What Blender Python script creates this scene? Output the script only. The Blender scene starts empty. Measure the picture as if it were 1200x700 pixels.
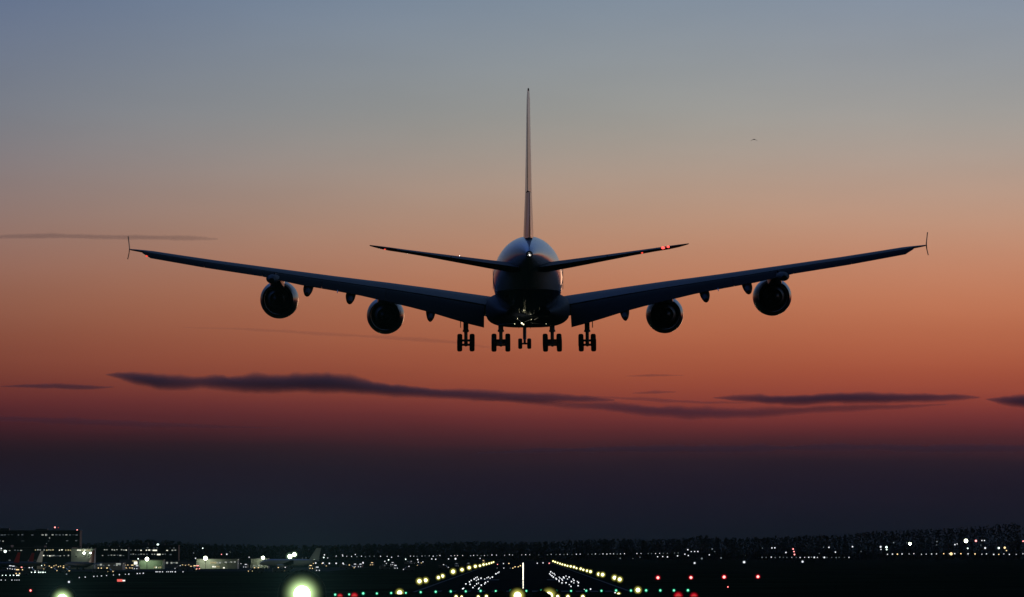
import bpy, bmesh, math, random
from mathutils import Vector, Matrix, noise

random.seed(7)
C = bpy.context.scene
R = math.radians

# ------------------------------------------------------------------ camera
CAM_H = 9.0                       # a raised bank beside the approach lights
F = 4700.0                        # focal length in photograph pixels (1200 wide)
HZ, VX = 648.0, 613.0             # horizon row, column of the runway's vanishing point
cam = bpy.data.cameras.new('camera')
cam.sensor_fit = 'HORIZONTAL'
cam.sensor_width = 36.0
cam.lens = 36.0 * F / 1200.0
cam.clip_start = 1.0
cam.clip_end = 300000.0
cam_o = bpy.data.objects.new('camera', cam)
C.collection.objects.link(cam_o)
cam_o.location = (0, 0, CAM_H)
cam_o.rotation_euler = (R(90) + math.atan((HZ - 350) / F), 0, math.atan((VX - 600) / F))
C.camera = cam_o
CM = Matrix.Translation(cam_o.location) @ cam_o.rotation_euler.to_matrix().to_4x4()

# ------------------------------------------------------------------ render
C.render.engine = 'CYCLES'
C.view_settings.view_transform = 'Standard'
C.view_settings.look = 'None'
C.view_settings.exposure = 0.0
C.view_settings.gamma = 1.0
C.cycles.use_denoising = True
C.cycles.max_bounces = 5
C.cycles.diffuse_bounces = 2
C.cycles.glossy_bounces = 3
C.cycles.transparent_max_bounces = 12
C.cycles.volume_bounces = 1
C.cycles.sample_clamp_indirect = 3.0

# ------------------------------------------------------------------ world: dusk sky
SUN_EL, SUN_AZ = -4.0, 6.0        # the sun has just set, a little right of the runway heading
world = bpy.data.worlds.new('World')
C.world = world
world.use_nodes = True
nt = world.node_tree
nt.nodes.clear()


def wn(kind, **kw):
    n = nt.nodes.new(kind)
    for k, v in kw.items():
        setattr(n, k, v)
    return n


def wmath(op, a, b=None, c=None, clamp=False):
    n = wn('ShaderNodeMath', operation=op, use_clamp=clamp)
    for i, v in enumerate((a, b, c)):
        if v is None:
            continue
        if isinstance(v, (int, float)):
            n.inputs[i].default_value = v
        else:
            nt.links.new(v, n.inputs[i])
    return n.outputs[0]


def srgb(r, g, b, a=1.0):
    def f(v):
        v /= 255.0
        return v / 12.92 if v <= 0.04045 else ((v + 0.055) / 1.055) ** 2.4
    return (f(r), f(g), f(b), a)


tc = wn('ShaderNodeTexCoord')
sep = wn('ShaderNodeSeparateXYZ')
nt.links.new(tc.outputs['Generated'], sep.inputs[0])
dx, dy, dz = sep.outputs
elev = wmath('MULTIPLY', wmath('ARCSINE', dz), 180 / math.pi)
azim = wmath('MULTIPLY', wmath('ARCTAN2', dx, dy), 180 / math.pi)      # degrees right of the runway heading
# drifting layers: noise stretched along the horizon
comb = wn('ShaderNodeCombineXYZ')
nt.links.new(wmath('MULTIPLY', azim, 0.11), comb.inputs[0])
nt.links.new(wmath('MULTIPLY', elev, 1.5), comb.inputs[1])
nz = wn('ShaderNodeTexNoise')
nz.inputs['Scale'].default_value = 1.0
nz.inputs['Detail'].default_value = 4.0
nt.links.new(comb.outputs[0], nz.inputs['Vector'])
near_az = wmath('MAXIMUM', wmath('MINIMUM', azim, 9.0), -9.0)
wob = wmath('MULTIPLY', wmath('SUBTRACT', nz.outputs[0], 0.5), 0.42)
low = wmath('SUBTRACT', 1.0, wmath('DIVIDE', wmath('SUBTRACT', elev, 1.2), 3.0), clamp=True)
e2 = wmath('ADD', elev, wmath('MULTIPLY', wob, low))
mid_az = wmath('SUBTRACT', 1.0, wmath('DIVIDE', wmath('ABSOLUTE', near_az), 5.0), clamp=True)
e2 = wmath('ADD', e2, wmath('MULTIPLY', wmath('MULTIPLY', mid_az, 0.045), low))
e2 = wmath('ADD', e2, wmath('MULTIPLY', wmath('ADD', wmath('MULTIPLY', near_az, 0.012), 0.032), low))


def at_y(y):                       # photograph row -> elevation in degrees
    return math.degrees(math.atan((HZ - y) / F))


SKY = [(645, (14, 22, 29)), (612, (17, 22, 33)), (575, (24, 22, 35)), (552, (30, 25, 38)), (536, (36, 28, 39)), (522, (54, 33, 42)),
       (508, (76, 37, 43)), (498, (92, 42, 46)), (484, (113, 49, 50)), (466, (138, 62, 54)), (444, (156, 76, 57)), (420, (168, 87, 63)),
       (380, (182, 106, 76)), (340, (191, 122, 91)), (300, (192, 135, 108)), (260, (190, 147, 123)), (210, (180, 155, 140)), (170, (169, 157, 148)),
       (130, (158, 156, 152)), (70, (147, 152, 158)), (0, (134, 146, 162))]
HIGH = [(12, (112, 134, 162)), (20, (96, 124, 166)), (32, (76, 108, 162)), (50, (34, 56, 104)), (89, (16, 29, 62))]
stops = [(at_y(y), c) for y, c in SKY] + HIGH
E0, E1 = -2.0, 90.0


def remap(e):                      # spread the low sky over most of the ramp
    return math.sqrt((e - E0) / (E1 - E0))


def make_ramp(tbl):
    n = wn('ShaderNodeValToRGB')
    cr = n.color_ramp
    cr.interpolation = 'B_SPLINE'
    els = cr.elements
    while len(els) > 1:
        els.remove(els[-1])
    els[0].position = remap(tbl[0][0])
    els[0].color = srgb(*tbl[0][1])
    for e, c in tbl[1:]:
        k = els.new(remap(e))
        k.color = srgb(*c)
    return n


rp = make_ramp(stops)
fac = wmath('SQRT', wmath('DIVIDE', wmath('SUBTRACT', e2, E0), E1 - E0, clamp=True))
nt.links.new(fac, rp.inputs[0])
# brightest towards the place where the sun went down, dim behind the camera
d_az = wmath('DIVIDE', wmath('SUBTRACT', azim, 7.0), 18.5)
g_low = wmath('POWER', math.e, wmath('MULTIPLY', wmath('MULTIPLY', d_az, d_az), -1.0))


def sstep(v, a, b):
    t = wmath('DIVIDE', wmath('SUBTRACT', v, a), b - a, clamp=True)
    return wmath('MULTIPLY', wmath('MULTIPLY', t, t), wmath('SUBTRACT', 3.0, wmath('MULTIPLY', t, 2.0)))


def wmix(a, b, t):
    return wmath('ADD', wmath('MULTIPLY', a, wmath('SUBTRACT', 1.0, t)), wmath('MULTIPLY', b, t))


# the afterglow stays wide on the right-hand side and fades slowly there
r_side = wmath('SUBTRACT', 1.0, wmath('MULTIPLY', sstep(azim, 55.0, 150.0), 1.0))
g_low = wmath('MAXIMUM', wmix(g_low, r_side, sstep(azim, 6.9, 7.1)), 0.03)
g_high = wmath('ADD', 0.04, wmath('MULTIPLY', sstep(dy, -0.35, 0.55), 0.96))
glow = wmix(g_low, g_high, sstep(elev, 11.0, 38.0))
bank = wmath('MULTIPLY', sstep(dy, -0.6, 0.9), 1.0)       # the dark bank near the horizon also dims behind the camera
glow = wmix(bank, glow, sstep(e2, 0.7, 1.7))
comb2 = wn('ShaderNodeCombineXYZ')
nt.links.new(wmath('MULTIPLY', azim, 0.22), comb2.inputs[0])
nt.links.new(wmath('MULTIPLY', elev, 0.9), comb2.inputs[1])
nz2 = wn('ShaderNodeTexNoise')
nz2.inputs['Scale'].default_value = 1.0
nz2.inputs['Detail'].default_value = 7.0
nt.links.new(comb2.outputs[0], nz2.inputs['Vector'])
glow = wmath('MULTIPLY', glow, wmath('ADD', 0.93, wmath('MULTIPLY', nz2.outputs[0], 0.14)))
mul = wn('ShaderNodeVectorMath', operation='SCALE')
nt.links.new(rp.outputs[0], mul.inputs[0])
nt.links.new(glow, mul.inputs['Scale'])
sky = wn('ShaderNodeTexSky', sky_type='NISHITA')
sky.sun_disc = False
sky.sun_elevation = R(SUN_EL)
sky.sun_rotation = R(SUN_AZ)
sky.air_density = 1.6
sky.dust_density = 2.0
bg = wn('ShaderNodeBackground')
# bluer air on the left, away from the afterglow
tl = wmath('MINIMUM', wmath('MAXIMUM', wmath('DIVIDE', wmath('SUBTRACT', 4.5, azim), 11.2), 0.0), 1.3)
tl = wmath('MULTIPLY', tl, sstep(e2, 0.9, 1.9))
cb = wn('ShaderNodeCombineXYZ')
cb.inputs[0].default_value = 1.0
nt.links.new(wmath('ADD', 1.0, wmath('MULTIPLY', tl, 0.11)), cb.inputs[1])
nt.links.new(wmath('ADD', 1.0, wmath('MULTIPLY', wmath('MULTIPLY', tl, tl), 0.34)), cb.inputs[2])
tint = wn('ShaderNodeVectorMath', operation='MULTIPLY')
nt.links.new(mul.outputs[0], tint.inputs[0])
nt.links.new(cb.outputs[0], tint.inputs[1])
nt.links.new(tint.outputs[0], bg.inputs[0])
bg.inputs[1].default_value = 1.0
bg2 = wn('ShaderNodeBackground')
nt.links.new(sky.outputs[0], bg2.inputs[0])
bg2.inputs[1].default_value = 0.05
add = wn('ShaderNodeAddShader')
nt.links.new(bg.outputs[0], add.inputs[0])
nt.links.new(bg2.outputs[0], add.inputs[1])
out = wn('ShaderNodeOutputWorld')
nt.links.new(add.outputs[0], out.inputs[0])
world.cycles.sampling_method = 'MANUAL'
world.cycles.sample_map_resolution = 2048

# last afterglow of the sun below the horizon
sl = bpy.data.lights.new('sun', 'SUN')
sl.energy = 0.02
sl.angle = R(6)
sl.color = (1.0, 0.55, 0.32)
so = bpy.data.objects.new('sun', sl)
C.collection.objects.link(so)
so.rotation_euler = (R(-88.5), 0, R(-SUN_AZ))

# ------------------------------------------------------------------ measuring helpers


def ray(px, py):
    d = CM.to_3x3() @ Vector(((px - 600) / F, (350 - py) / F, -1.0))
    return d.normalized()


def W(px, py, D):                  # world point at depth D along the runway heading
    d = ray(px, py)
    return Vector(cam_o.location) + d * (D / d.y)


def G(px, py, z=0.0):              # world point on the ground
    d = ray(px, py)
    t = (z - CAM_H) / d.z
    return Vector(cam_o.location) + d * t


def pm(D):                         # metres per photograph pixel at depth D
    return D / F


# ------------------------------------------------------------------ materials
MATS = {}


def mat(name, base, rough=0.6, metal=0.0, var=0.0, vscale=5.0, coat=0.0, spec=0.5, bump=0.0):
    m = bpy.data.materials.new(name)
    m.use_nodes = True
    n = m.node_tree
    b = n.nodes['Principled BSDF']
    b.inputs['Roughness'].default_value = rough
    b.inputs['Metallic'].default_value = metal
    b.inputs['Coat Weight'].default_value = coat
    b.inputs['Specular IOR Level'].default_value = spec
    b.inputs['Base Color'].default_value = (*base, 1)
    t = n.nodes.new('ShaderNodeTexCoord')
    if var > 0:
        k = n.nodes.new('ShaderNodeTexNoise')
        k.inputs['Scale'].default_value = vscale
        k.inputs['Detail'].default_value = 6
        n.links.new(t.outputs['Object'], k.inputs['Vector'])
        r = n.nodes.new('ShaderNodeValToRGB')
        r.color_ramp.elements[0].position = 0.3
        r.color_ramp.elements[1].position = 0.7
        r.color_ramp.elements[0].color = (*[v * (1 - var) for v in base], 1)
        r.color_ramp.elements[1].color = (*[min(1, v * (1 + var)) for v in base], 1)
        n.links.new(k.outputs[0], r.inputs[0])
        n.links.new(r.outputs[0], b.inputs['Base Color'])
        if bump > 0:
            bp = n.nodes.new('ShaderNodeBump')
            bp.inputs['Strength'].default_value = bump
            n.links.new(k.outputs[0], bp.inputs['Height'])
            n.links.new(bp.outputs[0], b.inputs['Normal'])
    MATS[name] = m
    return m


def emit(name, col, strength, sample=False):
    m = bpy.data.materials.new(name)
    m.use_nodes = True
    n = m.node_tree
    n.nodes.clear()
    e = n.nodes.new('ShaderNodeEmission')
    e.inputs[0].default_value = (*col, 1)
    e.inputs[1].default_value = strength
    o = n.nodes.new('ShaderNodeOutputMaterial')
    n.links.new(e.outputs[0], o.inputs[0])
    if not sample:
        m.cycles.emission_sampling = 'NONE'
    MATS[name] = m
    return m


# ------------------------------------------------------------------ object helpers


def link(o):
    C.collection.objects.link(o)
    return o


def tag(o, label=None, cat=None, group=None, kind=None):
    if label:
        o['label'] = label
    if cat:
        o['category'] = cat
    if group:
        o['group'] = group
    if kind:
        o['kind'] = kind
    return o


def empty(name, loc=(0, 0, 0), label=None, cat=None, group=None):
    o = bpy.data.objects.new(name, None)
    o.location = loc
    o.empty_display_size = 1
    link(o)
    return tag(o, label, cat, group)


class MB:
    """collects verts and faces of one mesh object"""

    def __init__(s):
        s.v, s.f, s.m, s.sm = [], [], [], []

    def add(s, vs, fs, mi=0, smooth=False):
        o = len(s.v)
        s.v += [tuple(v) for v in vs]
        for f in fs:
            s.f.append([i + o for i in f])
            s.m.append(mi)
            s.sm.append(smooth)
        return s

    def box(s, x0, x1, y0, y1, z0, z1, mi=0):
        v = [(x0, y0, z0), (x1, y0, z0), (x1, y1, z0), (x0, y1, z0), (x0, y0, z1), (x1, y0, z1), (x1, y1, z1), (x0, y1, z1)]
        f = [(0, 3, 2, 1), (4, 5, 6, 7), (0, 1, 5, 4), (1, 2, 6, 5), (2, 3, 7, 6), (3, 0, 4, 7)]
        return s.add(v, f, mi)

    def tube(s, a, b, r0, r1=None, n=10, mi=0, caps=True, smooth=True):
        a, b = Vector(a), Vector(b)
        r1 = r0 if r1 is None else r1
        d = (b - a).normalized()
        u = d.orthogonal().normalized()
        w = d.cross(u)
        vs = []
        for p, r in ((a, r0), (b, r1)):
            for i in range(n):
                t = 2 * math.pi * i / n
                vs.append(p + u * (r * math.cos(t)) + w * (r * math.sin(t)))
        fs = [(i, (i + 1) % n, n + (i + 1) % n, n + i) for i in range(n)]
        s.add(vs, fs, mi, smooth)
        if caps:
            s.add(vs[:n], [tuple(reversed(range(n)))], mi)
            s.add(vs[n:], [tuple(range(n))], mi)
        return s

    def sphere(s, c, r, mi=0, nu=10, nv=6, sx=1, sy=1, sz=1):
        vs, fs = [], []
        for j in range(1, nv):
            th = math.pi * j / nv
            for i in range(nu):
                ph = 2 * math.pi * i / nu
                vs.append((c[0] + sx * r * math.sin(th) * math.cos(ph), c[1] + sy * r * math.sin(th) * math.sin(ph), c[2] + sz * r * math.cos(th)))
        top, bot = len(vs), len(vs) + 1
        vs += [(c[0], c[1], c[2] + sz * r), (c[0], c[1], c[2] - sz * r)]
        for i in range(nu):
            k = (i + 1) % nu
            fs.append((top, i, k))
            for j in range(nv - 2):
                fs.append((j * nu + i, (j + 1) * nu + i, (j + 1) * nu + k, j * nu + k))
            fs.append(((nv - 2) * nu + i, bot, (nv - 2) * nu + k))
        return s.add(vs, fs, mi, True)

    def loft(s, rings, mi=0, cap0=True, cap1=True, smooth=True, closed=True):
        n = len(rings[0])
        vs = [v for r in rings for v in r]
        fs = []
        for j in range(len(rings) - 1):
            for i in range(n if closed else n - 1):
                k = (i + 1) % n
                fs.append((j * n + i, j * n + k, (j + 1) * n + k, (j + 1) * n + i))
        s.add(vs, fs, mi, smooth)
        if cap0:
            s.add(rings[0], [tuple(reversed(range(n)))], mi)
        if cap1:
            s.add(rings[-1], [tuple(range(n))], mi)
        return s

    def lathe_y(s, c, prof, n=36, mi=0, smooth=True):
        """prof = [(dy, r)...] revolved round an axis along Y through c"""
        rings = []
        for dy_, r in prof:
            rings.append([(c[0] + r * math.cos(2 * math.pi * i / n), c[1] + dy_, c[2] + r * math.sin(2 * math.pi * i / n)) for i in range(n)])
        return s.loft(rings, mi, False, False, smooth)

    def mesh(s, name, mats):
        me = bpy.data.meshes.new(name)
        me.from_pydata(s.v, [], s.f)
        for m in mats if isinstance(mats, (list, tuple)) else [mats]:
            me.materials.append(m)
        for p, mi, sm in zip(me.polygons, s.m, s.sm):
            p.material_index = mi
            p.use_smooth = sm
        bm = bmesh.new()
        bm.from_mesh(me)
        bmesh.ops.remove_doubles(bm, verts=bm.verts, dist=1e-4)
        bmesh.ops.recalc_face_normals(bm, faces=bm.faces)
        bm.to_mesh(me)
        bm.free()
        me.set_sharp_from_angle(angle=R(32))
        return me

    def build(s, name, mats, parent=None, loc=None):
        o = bpy.data.objects.new(name, s.mesh(name, mats))
        link(o)
        if loc is not None:
            o.location = loc
        if parent is not None:
            o.parent = parent
        return o


# ================================================================== GROUND
M_grass = mat('mown_grass', (0.018, 0.026, 0.012), 0.95, var=0.45, vscale=0.02, spec=0.0)
M_asph = mat('runway_asphalt', (0.014, 0.014, 0.015), 0.95, var=0.25, vscale=0.05, spec=0.0)
M_paint = mat('marking_paint', (0.16, 0.16, 0.15), 0.9, var=0.4, vscale=0.3, spec=0.0)
M_conc = mat('apron_concrete', (0.05, 0.05, 0.05), 0.95, var=0.2, vscale=0.03, spec=0.0)

# one sheet, finer near the camera, to the horizon
xs = [-90000, -30000, -9000, -3000, -1200, -500, -200, 0, 200, 500, 1200, 3000, 9000, 30000, 90000]
ys = [-20000, -3000, -500, 0, 300, 600, 900, 1500, 2500, 4000, 6500, 12000, 40000, 120000]
g = MB()
vs = [(x, y, 0) for y in ys for x in xs]
n_ = len(xs)
g.add(vs, [(j * n_ + i, j * n_ + i + 1, (j + 1) * n_ + i + 1, (j + 1) * n_ + i) for j in range(len(ys) - 1) for i in range(n_ - 1)])
tag(g.build('ground', M_grass), kind='structure')
TH = 920.0                                              # distance of the runway threshold
g = MB()
g.box(-26, 26, TH, 4500, -0.3, 0.02)
tag(g.build('runway', M_asph), kind='structure')
g = MB()
g.add([(x, y, 0.012) for x, y in ((-260, 1850), (260, 1850), (260, 1886), (-260, 1886))], [(0, 1, 2, 3)])
tag(g.build('taxiway', M_asph), kind='structure')
g = MB()
g.add([(x, y, 0.008) for x, y in ((-900, 1950), (-95, 1950), (-95, 2500), (-900, 2500))], [(0, 1, 2, 3)])
tag(g.build('apron', M_conc), kind='structure')
g = MB()
for sx in (-1, 1):                                      # piano keys, touchdown bars and edge lines
    for k in range(6):
        x = sx * (3 + k * 3.4)
        g.add([(x - .9, TH + 6, .024), (x + .9, TH + 6, .024), (x + .9, TH + 36, .024), (x - .9, TH + 36, .024)], [(0, 1, 2, 3)])
    for yy in (TH + 400,):
        x = sx * 12
        g.add([(x - 4, yy, .024), (x + 4, yy, .024), (x + 4, yy + 45, .024), (x - 4, yy + 45, .024)], [(0, 1, 2, 3)])
    x = sx * 25
    g.add([(x - .45, TH + 2, .024), (x + .45, TH + 2, .024), (x + .45, 4490, .024), (x - .45, 4490, .024)], [(0, 1, 2, 3)])
for k in range(52):
    y = TH + 90 + k * 50
    g.add([(-.45, y, .024), (.45, y, .024), (.45, y + 30, .024), (-.45, y + 30, .024)], [(0, 1, 2, 3)])
tag(g.build('runway_markings', M_paint), kind='structure')

# ================================================================== AIRLINER IN FLIGHT
M_white = mat('white_airframe_paint', (0.74, 0.75, 0.77), 0.28, coat=0.4, var=0.05, vscale=0.6)
M_navy = mat('navy_airframe_paint', (0.012, 0.018, 0.05), 0.3, coat=0.3, var=0.2, vscale=0.5)
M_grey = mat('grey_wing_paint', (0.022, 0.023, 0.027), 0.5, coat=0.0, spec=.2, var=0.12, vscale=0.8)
M_flap = mat('shaded_flap_grey', (0.006, 0.006, 0.0065), 0.75, var=.3, vscale=.7, spec=.1)  # wing grey darkened to hold the shade on the flaps' rear faces
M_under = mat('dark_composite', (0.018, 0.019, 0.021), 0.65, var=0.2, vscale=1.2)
M_metal = mat('polished_metal', (0.5, 0.5, 0.52), 0.25, metal=1.0, var=0.1, vscale=3)
M_hot = mat('exhaust_alloy', (0.045, 0.04, 0.036), 0.6, metal=0.6, var=0.3, vscale=4)
M_gear = mat('gear_steel', (0.22, 0.22, 0.23), 0.45, metal=0.5, var=0.2, vscale=4)
M_tyre = mat('tyre_rubber', (0.018, 0.018, 0.018), 0.85, var=0.2, vscale=6)
E_white = emit('lamp_white', (1.0, 0.96, 0.88), 12)
E_red = emit('red_glint', (1.0, 0.06, 0.05), 3.5)
E_glint = emit('belly_glint', (1.0, .92, .55), 4.5)  # emission for the painted belly glints
E_sign_r = emit('sign_red', (1.0, .16, .13), .9)
E_sign_w = emit('sign_white', (1.0, .92, .85), 1.3)
E_redsoft = emit('red_dim_glow', (1.0, 0.07, 0.04), 1.2)

# fuselage: white above, navy below a gently falling line
M_fus = mat('fuselage_paint', (0.74, 0.75, 0.77), 0.25, coat=0.4)
_n = M_fus.node_tree
_b = _n.nodes['Principled BSDF']
_t = [k for k in _n.nodes if k.type == 'TEX_COORD'][0]
_s = _n.nodes.new('ShaderNodeSeparateXYZ')
_n.links.new(_t.outputs['Object'], _s.inputs[0])
_m1 = _n.nodes.new('ShaderNodeMath')
_m1.operation = 'MULTIPLY_ADD'                         # the line rises towards the tail
_n.links.new(_s.outputs[1], _m1.inputs[0])
_m1.inputs[1].default_value = 0.012
_n.links.new(_s.outputs[2], _m1.inputs[2])
_r = _n.nodes.new('ShaderNodeValToRGB')
_r.color_ramp.interpolation = 'CONSTANT'
_r.color_ramp.elements[0].color = (0.012, 0.018, 0.05, 1)
_r.color_ramp.elements[1].color = (0.74, 0.75, 0.77, 1)
_mr = _n.nodes.new('ShaderNodeMapRange')
_mr.inputs[1].default_value = -5
_mr.inputs[2].default_value = 5
_n.links.new(_m1.outputs[0], _mr.inputs[0])
_r.color_ramp.elements[1].position = 0.36
_n.links.new(_mr.outputs[0], _r.inputs[0])
_n.links.new(_r.outputs[0], _b.inputs['Base Color'])

# fin: flowing bands of navy, red and white
M_fin = mat('fin_livery', (0.7, 0.7, 0.72), 0.3, coat=0.3)
_n = M_fin.node_tree
_b = _n.nodes['Principled BSDF']
_t = [k for k in _n.nodes if k.type == 'TEX_COORD'][0]
_w = _n.nodes.new('ShaderNodeTexWave')
_w.wave_type = 'BANDS'
_w.bands_direction = 'DIAGONAL'
_w.inputs['Scale'].default_value = 0.055
_w.inputs['Distortion'].default_value = 1.6
_w.inputs['Detail'].default_value = 0
_n.links.new(_t.outputs['Object'], _w.inputs['Vector'])
_r = _n.nodes.new('ShaderNodeValToRGB')
_r.color_ramp.interpolation = 'CONSTANT'
_r.color_ramp.elements[0].color = (0.012, 0.02, 0.07, 1)
_r.color_ramp.elements[1].position = 0.38
_r.color_ramp.elements[1].color = (0.7, 0.7, 0.72, 1)
_e = _r.color_ramp.elements.new(0.9)
_e.color = (0.42, 0.02, 0.03, 1)
_n.links.new(_w.outputs[0], _r.inputs[0])
_n.links.new(_r.outputs[0], _b.inputs['Base Color'])

D_AIR = 415.0
SREF = 36.0
air = empty('airliner', W(618.0, 329.0, D_AIR),
            'very large four-engined airliner in flight, wheels down, seen from behind above the runway', 'airliner')
air.rotation_euler = (R(3.2), R(-0.3), R(0.24))
AM = Matrix.Translation(air.location) @ air.rotation_euler.to_matrix().to_4x4()
AI = AM.inverted()


def A(px, py, s):
    """airframe coordinates (x, z) of the photograph point, s metres aft of the nose"""
    o = AI @ Vector(cam_o.location)
    d = AI.to_3x3() @ ray(px, py)
    y = SREF - s
    t = (y - o.y) / d.y
    p = o + d * t
    return p.x, p.z


def Y(s):
    return SREF - s


def interp(tbl, x):
    if x <= tbl[0][0]:
        return tbl[0][1]
    for (a, b), (c, d) in zip(tbl, tbl[1:]):
        if x <= c:
            t = (x - a) / (c - a)
            return b + (d - b) * t
    return tbl[-1][1]


def ring(s, w, top, bot, n=40, p=2.0, zmid=None):
    zc = (top + bot) / 2 if zmid is None else zmid
    o = []
    for i in range(n):
        t = 2 * math.pi * i / n
        cx, sx = math.cos(t), math.sin(t)
        x = w * math.copysign(abs(cx) ** (2 / p), cx)
        h = (top - zc) if sx >= 0 else (zc - bot)
        z = zc + h * math.copysign(abs(sx) ** (2 / p), sx)
        o.append((x, Y(s), z))
    return o


FUS = [(0.0, .06, -.95, -1.1), (.6, .8, -.1, -1.9), (2, 1.65, 1.1, -2.9), (4, 2.4, 2.3, -3.6), (7, 3.05, 3.4, -4.05), (11, 3.45, 4.05, -4.2),
       (15, 3.57, 4.2, -4.2), (30, 3.57, 4.2, -4.2), (44, 3.57, 4.2, -4.2), (48, 3.5, 4.2, -3.85), (52, 3.3, 4.2, -3.1), (56, 2.95, 4.15, -2.1),
       (60, 2.45, 4.0, -1.0), (64, 1.85, 3.72, .05), (67.5, 1.25, 3.35, .85), (70, .8, 2.95, 1.3), (71.6, .5, 2.6, 1.55), (72.2, .33, 2.4, 1.7)]


def smooth_tbl(tbl, k=3):
    o = []
    for a, b in zip(tbl, tbl[1:]):
        for i in range(k):
            t = i / k
            o.append(tuple(a[j] + (b[j] - a[j]) * t for j in range(len(a))))
    o.append(tbl[-1])
    return o


m = MB()
m.loft([ring(s, w, t, b, 48) for s, w, t, b in FUS])
fus = m.build('fuselage', M_fus, air)
m = MB()
m.lathe_y((0, Y(72.2), 2.05), [(0, .33), (-.05, .30), (-.12, .24), (.5, .2)], 20)
m.build('exhaust_pipe', M_hot, fus)
m = MB()
m.sphere((0.02, Y(72.36), 1.98), 0.03)
m.build('tail_light', E_white, fus)
# cabin doors on the rear fuselage sides: thin proud outlines
for sx in (-1, 1):
    m = MB()
    w = interp([(f[0], f[1]) for f in FUS], 47)
    m.box(sx * (w + .005) - .02, sx * (w + .005) + .02, Y(47.7), Y(46.6), -1.0, 1.0)
    m.build('cabin_door', M_white, fus)

BF = [(20, 2.6, -2.8, -4.22), (23, 3.6, -1.6, -4.55), (27, 4.15, -1.2, -4.8), (34, 4.35, -1.1, -4.88), (41, 4.3, -1.2, -4.82), (44.5, 3.85, -1.8, -4.55), (47, 3.1, -2.6, -4.1), (49, 2.2, -3.0, -3.7)]
m = MB()
m.loft([ring(s, w, t, b, 40, 3.2) for s, w, t, b in smooth_tbl(BF, 2)])
M_belly = mat('belly_paint', (0.014, 0.018, 0.035), 0.6, var=.3, vscale=.8, spec=.2)
belly = m.build('belly_fairing', M_belly, air)

# ---- wings -------------------------------------------------------------
LE = [(3.0, 18.6), (8.0, 23.0), (14.4, 28.0), (39.9, 47.4)]
TE = [(3.0, 38.8), (8.0, 39.6), (14.4, 41.3), (26.0, 45.5), (39.9, 51.2)]
# rows of the picture: upper edge of the left wing and lower edge (trailing edge of the lowered flaps)
UP_PX = [(151.5, 291.7), (176, 293.8), (241, 303.6), (320, 314.2), (334, 316.0), (407, 325.6), (450, 330.6), (510, 338.5), (572, 347.2), (590, 350)]
LO_PX = [(151.5, 293.4), (169, 297.3), (171.5, 302.0), (241, 314.2), (308, 324.4), (342, 332.5), (415, 344.9), (476, 359.0), (500, 365.0), (537, 376.3), (562, 383.4), (590, 388)]


def conv(tbl, frac):
    o = []
    for px, py in tbl:
        x = abs(px - 618) / 11.3
        for _ in range(3):
            s = interp(LE, x) * (1 - frac) + interp(TE, x) * frac
            lx, lz = A(px, py, s)
            x = abs(lx)
        o.append((x, lz))
    return sorted(o)


UP = conv(UP_PX, 0.35)
LO = conv(LO_PX, 1.0)
SPANS = [3.0, 4.4, 6, 8, 10, 12, 14.4, 17, 20, 23, 26, 29, 32, 35, 37.8, 38.6, 39.9]


def sec(x):
    s0, s1 = interp(LE, x), interp(TE, x)
    c = s1 - s0
    zu, zl = interp(UP, x), interp(LO, x)
    th = c * interp([(3, .115), (14, .105), (40, .09)], x)
    drop = zu - zl
    th = min(th, drop * .85)
    return s0, c, zu, zl, th, drop


def wing_ring(x, sgn):
    s0, c, zu, zl, th, drop = sec(x)
    d72 = min(drop * .34, .05 * c)
    up = [(0, zu - .62 * th), (.01, zu - .46 * th), (.04, zu - .28 * th), (.1, zu - .12 * th), (.2, zu - .025 * th), (.33, zu), (.46, zu - .12 * d72), (.58, zu - .45 * d72), (.70, zu - d72)]
    lowr = [(.70, zu - d72 - .018 * c), (.58, zu - d72 - .40 * th), (.46, zu - .88 * th), (.33, zu - th), (.2, zu - .97 * th), (.1, zu - .9 * th), (.04, zu - .79 * th), (.01, zu - .7 * th)]
    return [(sgn * x, Y(s0 + f * c), z) for f, z in up + lowr]


def flap_ring(x, sgn, gap=.012):
    s0, c, zu, zl, th, drop = sec(x)
    d72 = min(drop * .34, .05 * c)
    za = zu - d72 - .006 * c
    f0, f1 = .685, 1.0
    cf = (f1 - f0) * c
    pts = []
    for f, uz, lz in ((0, -.02, -.02), (.06, .012, -.06), (.2, .028, -.085), (.45, .03, -.075), (.75, .018, -.04), (1, 0, -.012)):
        base = za + (zl + .012 * cf - za) * f ** 1.15
        pts.append((f, base + uz * cf, base + lz * cf))
    o = [(sgn * x, Y(s0 + (f0 + f * (f1 - f0)) * c), u) for f, u, l in pts]
    o += [(sgn * x, Y(s0 + (f0 + f * (f1 - f0)) * c), l) for f, u, l in reversed(pts[1:])]
    return o


def rng(a, b):
    return [a] + [s for s in SPANS if a < s < b] + [b]


def fairing(x, sgn, drop_px, wing, half=.52):
    s0, c, zu, zl, th, drop = sec(x)
    prof = []
    sA, sB = s0 + .45 * c, s0 + 1.0 * c + 1.3
    z0 = zu - th * .9
    z1 = zl - drop_px
    rings = []
    for k in range(13):
        t = k / 12
        s = sA + (sB - sA) * t
        zc = z0 - .15 + (z1 + .5 - z0) * t ** 1.4
        env = math.sin(math.pi * min(1, .04 + t * 0.93)) ** .42
        w, h = half * env, .62 * env * (.35 + .65 * t)
        rings.append([(sgn * x + w * math.cos(2 * math.pi * i / 14), Y(s), zc + h * math.sin(2 * math.pi * i / 14)) for i in range(14)])
    m = MB()
    m.loft(rings)
    return m.build('flap_track_fairing', M_under, wing)


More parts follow.
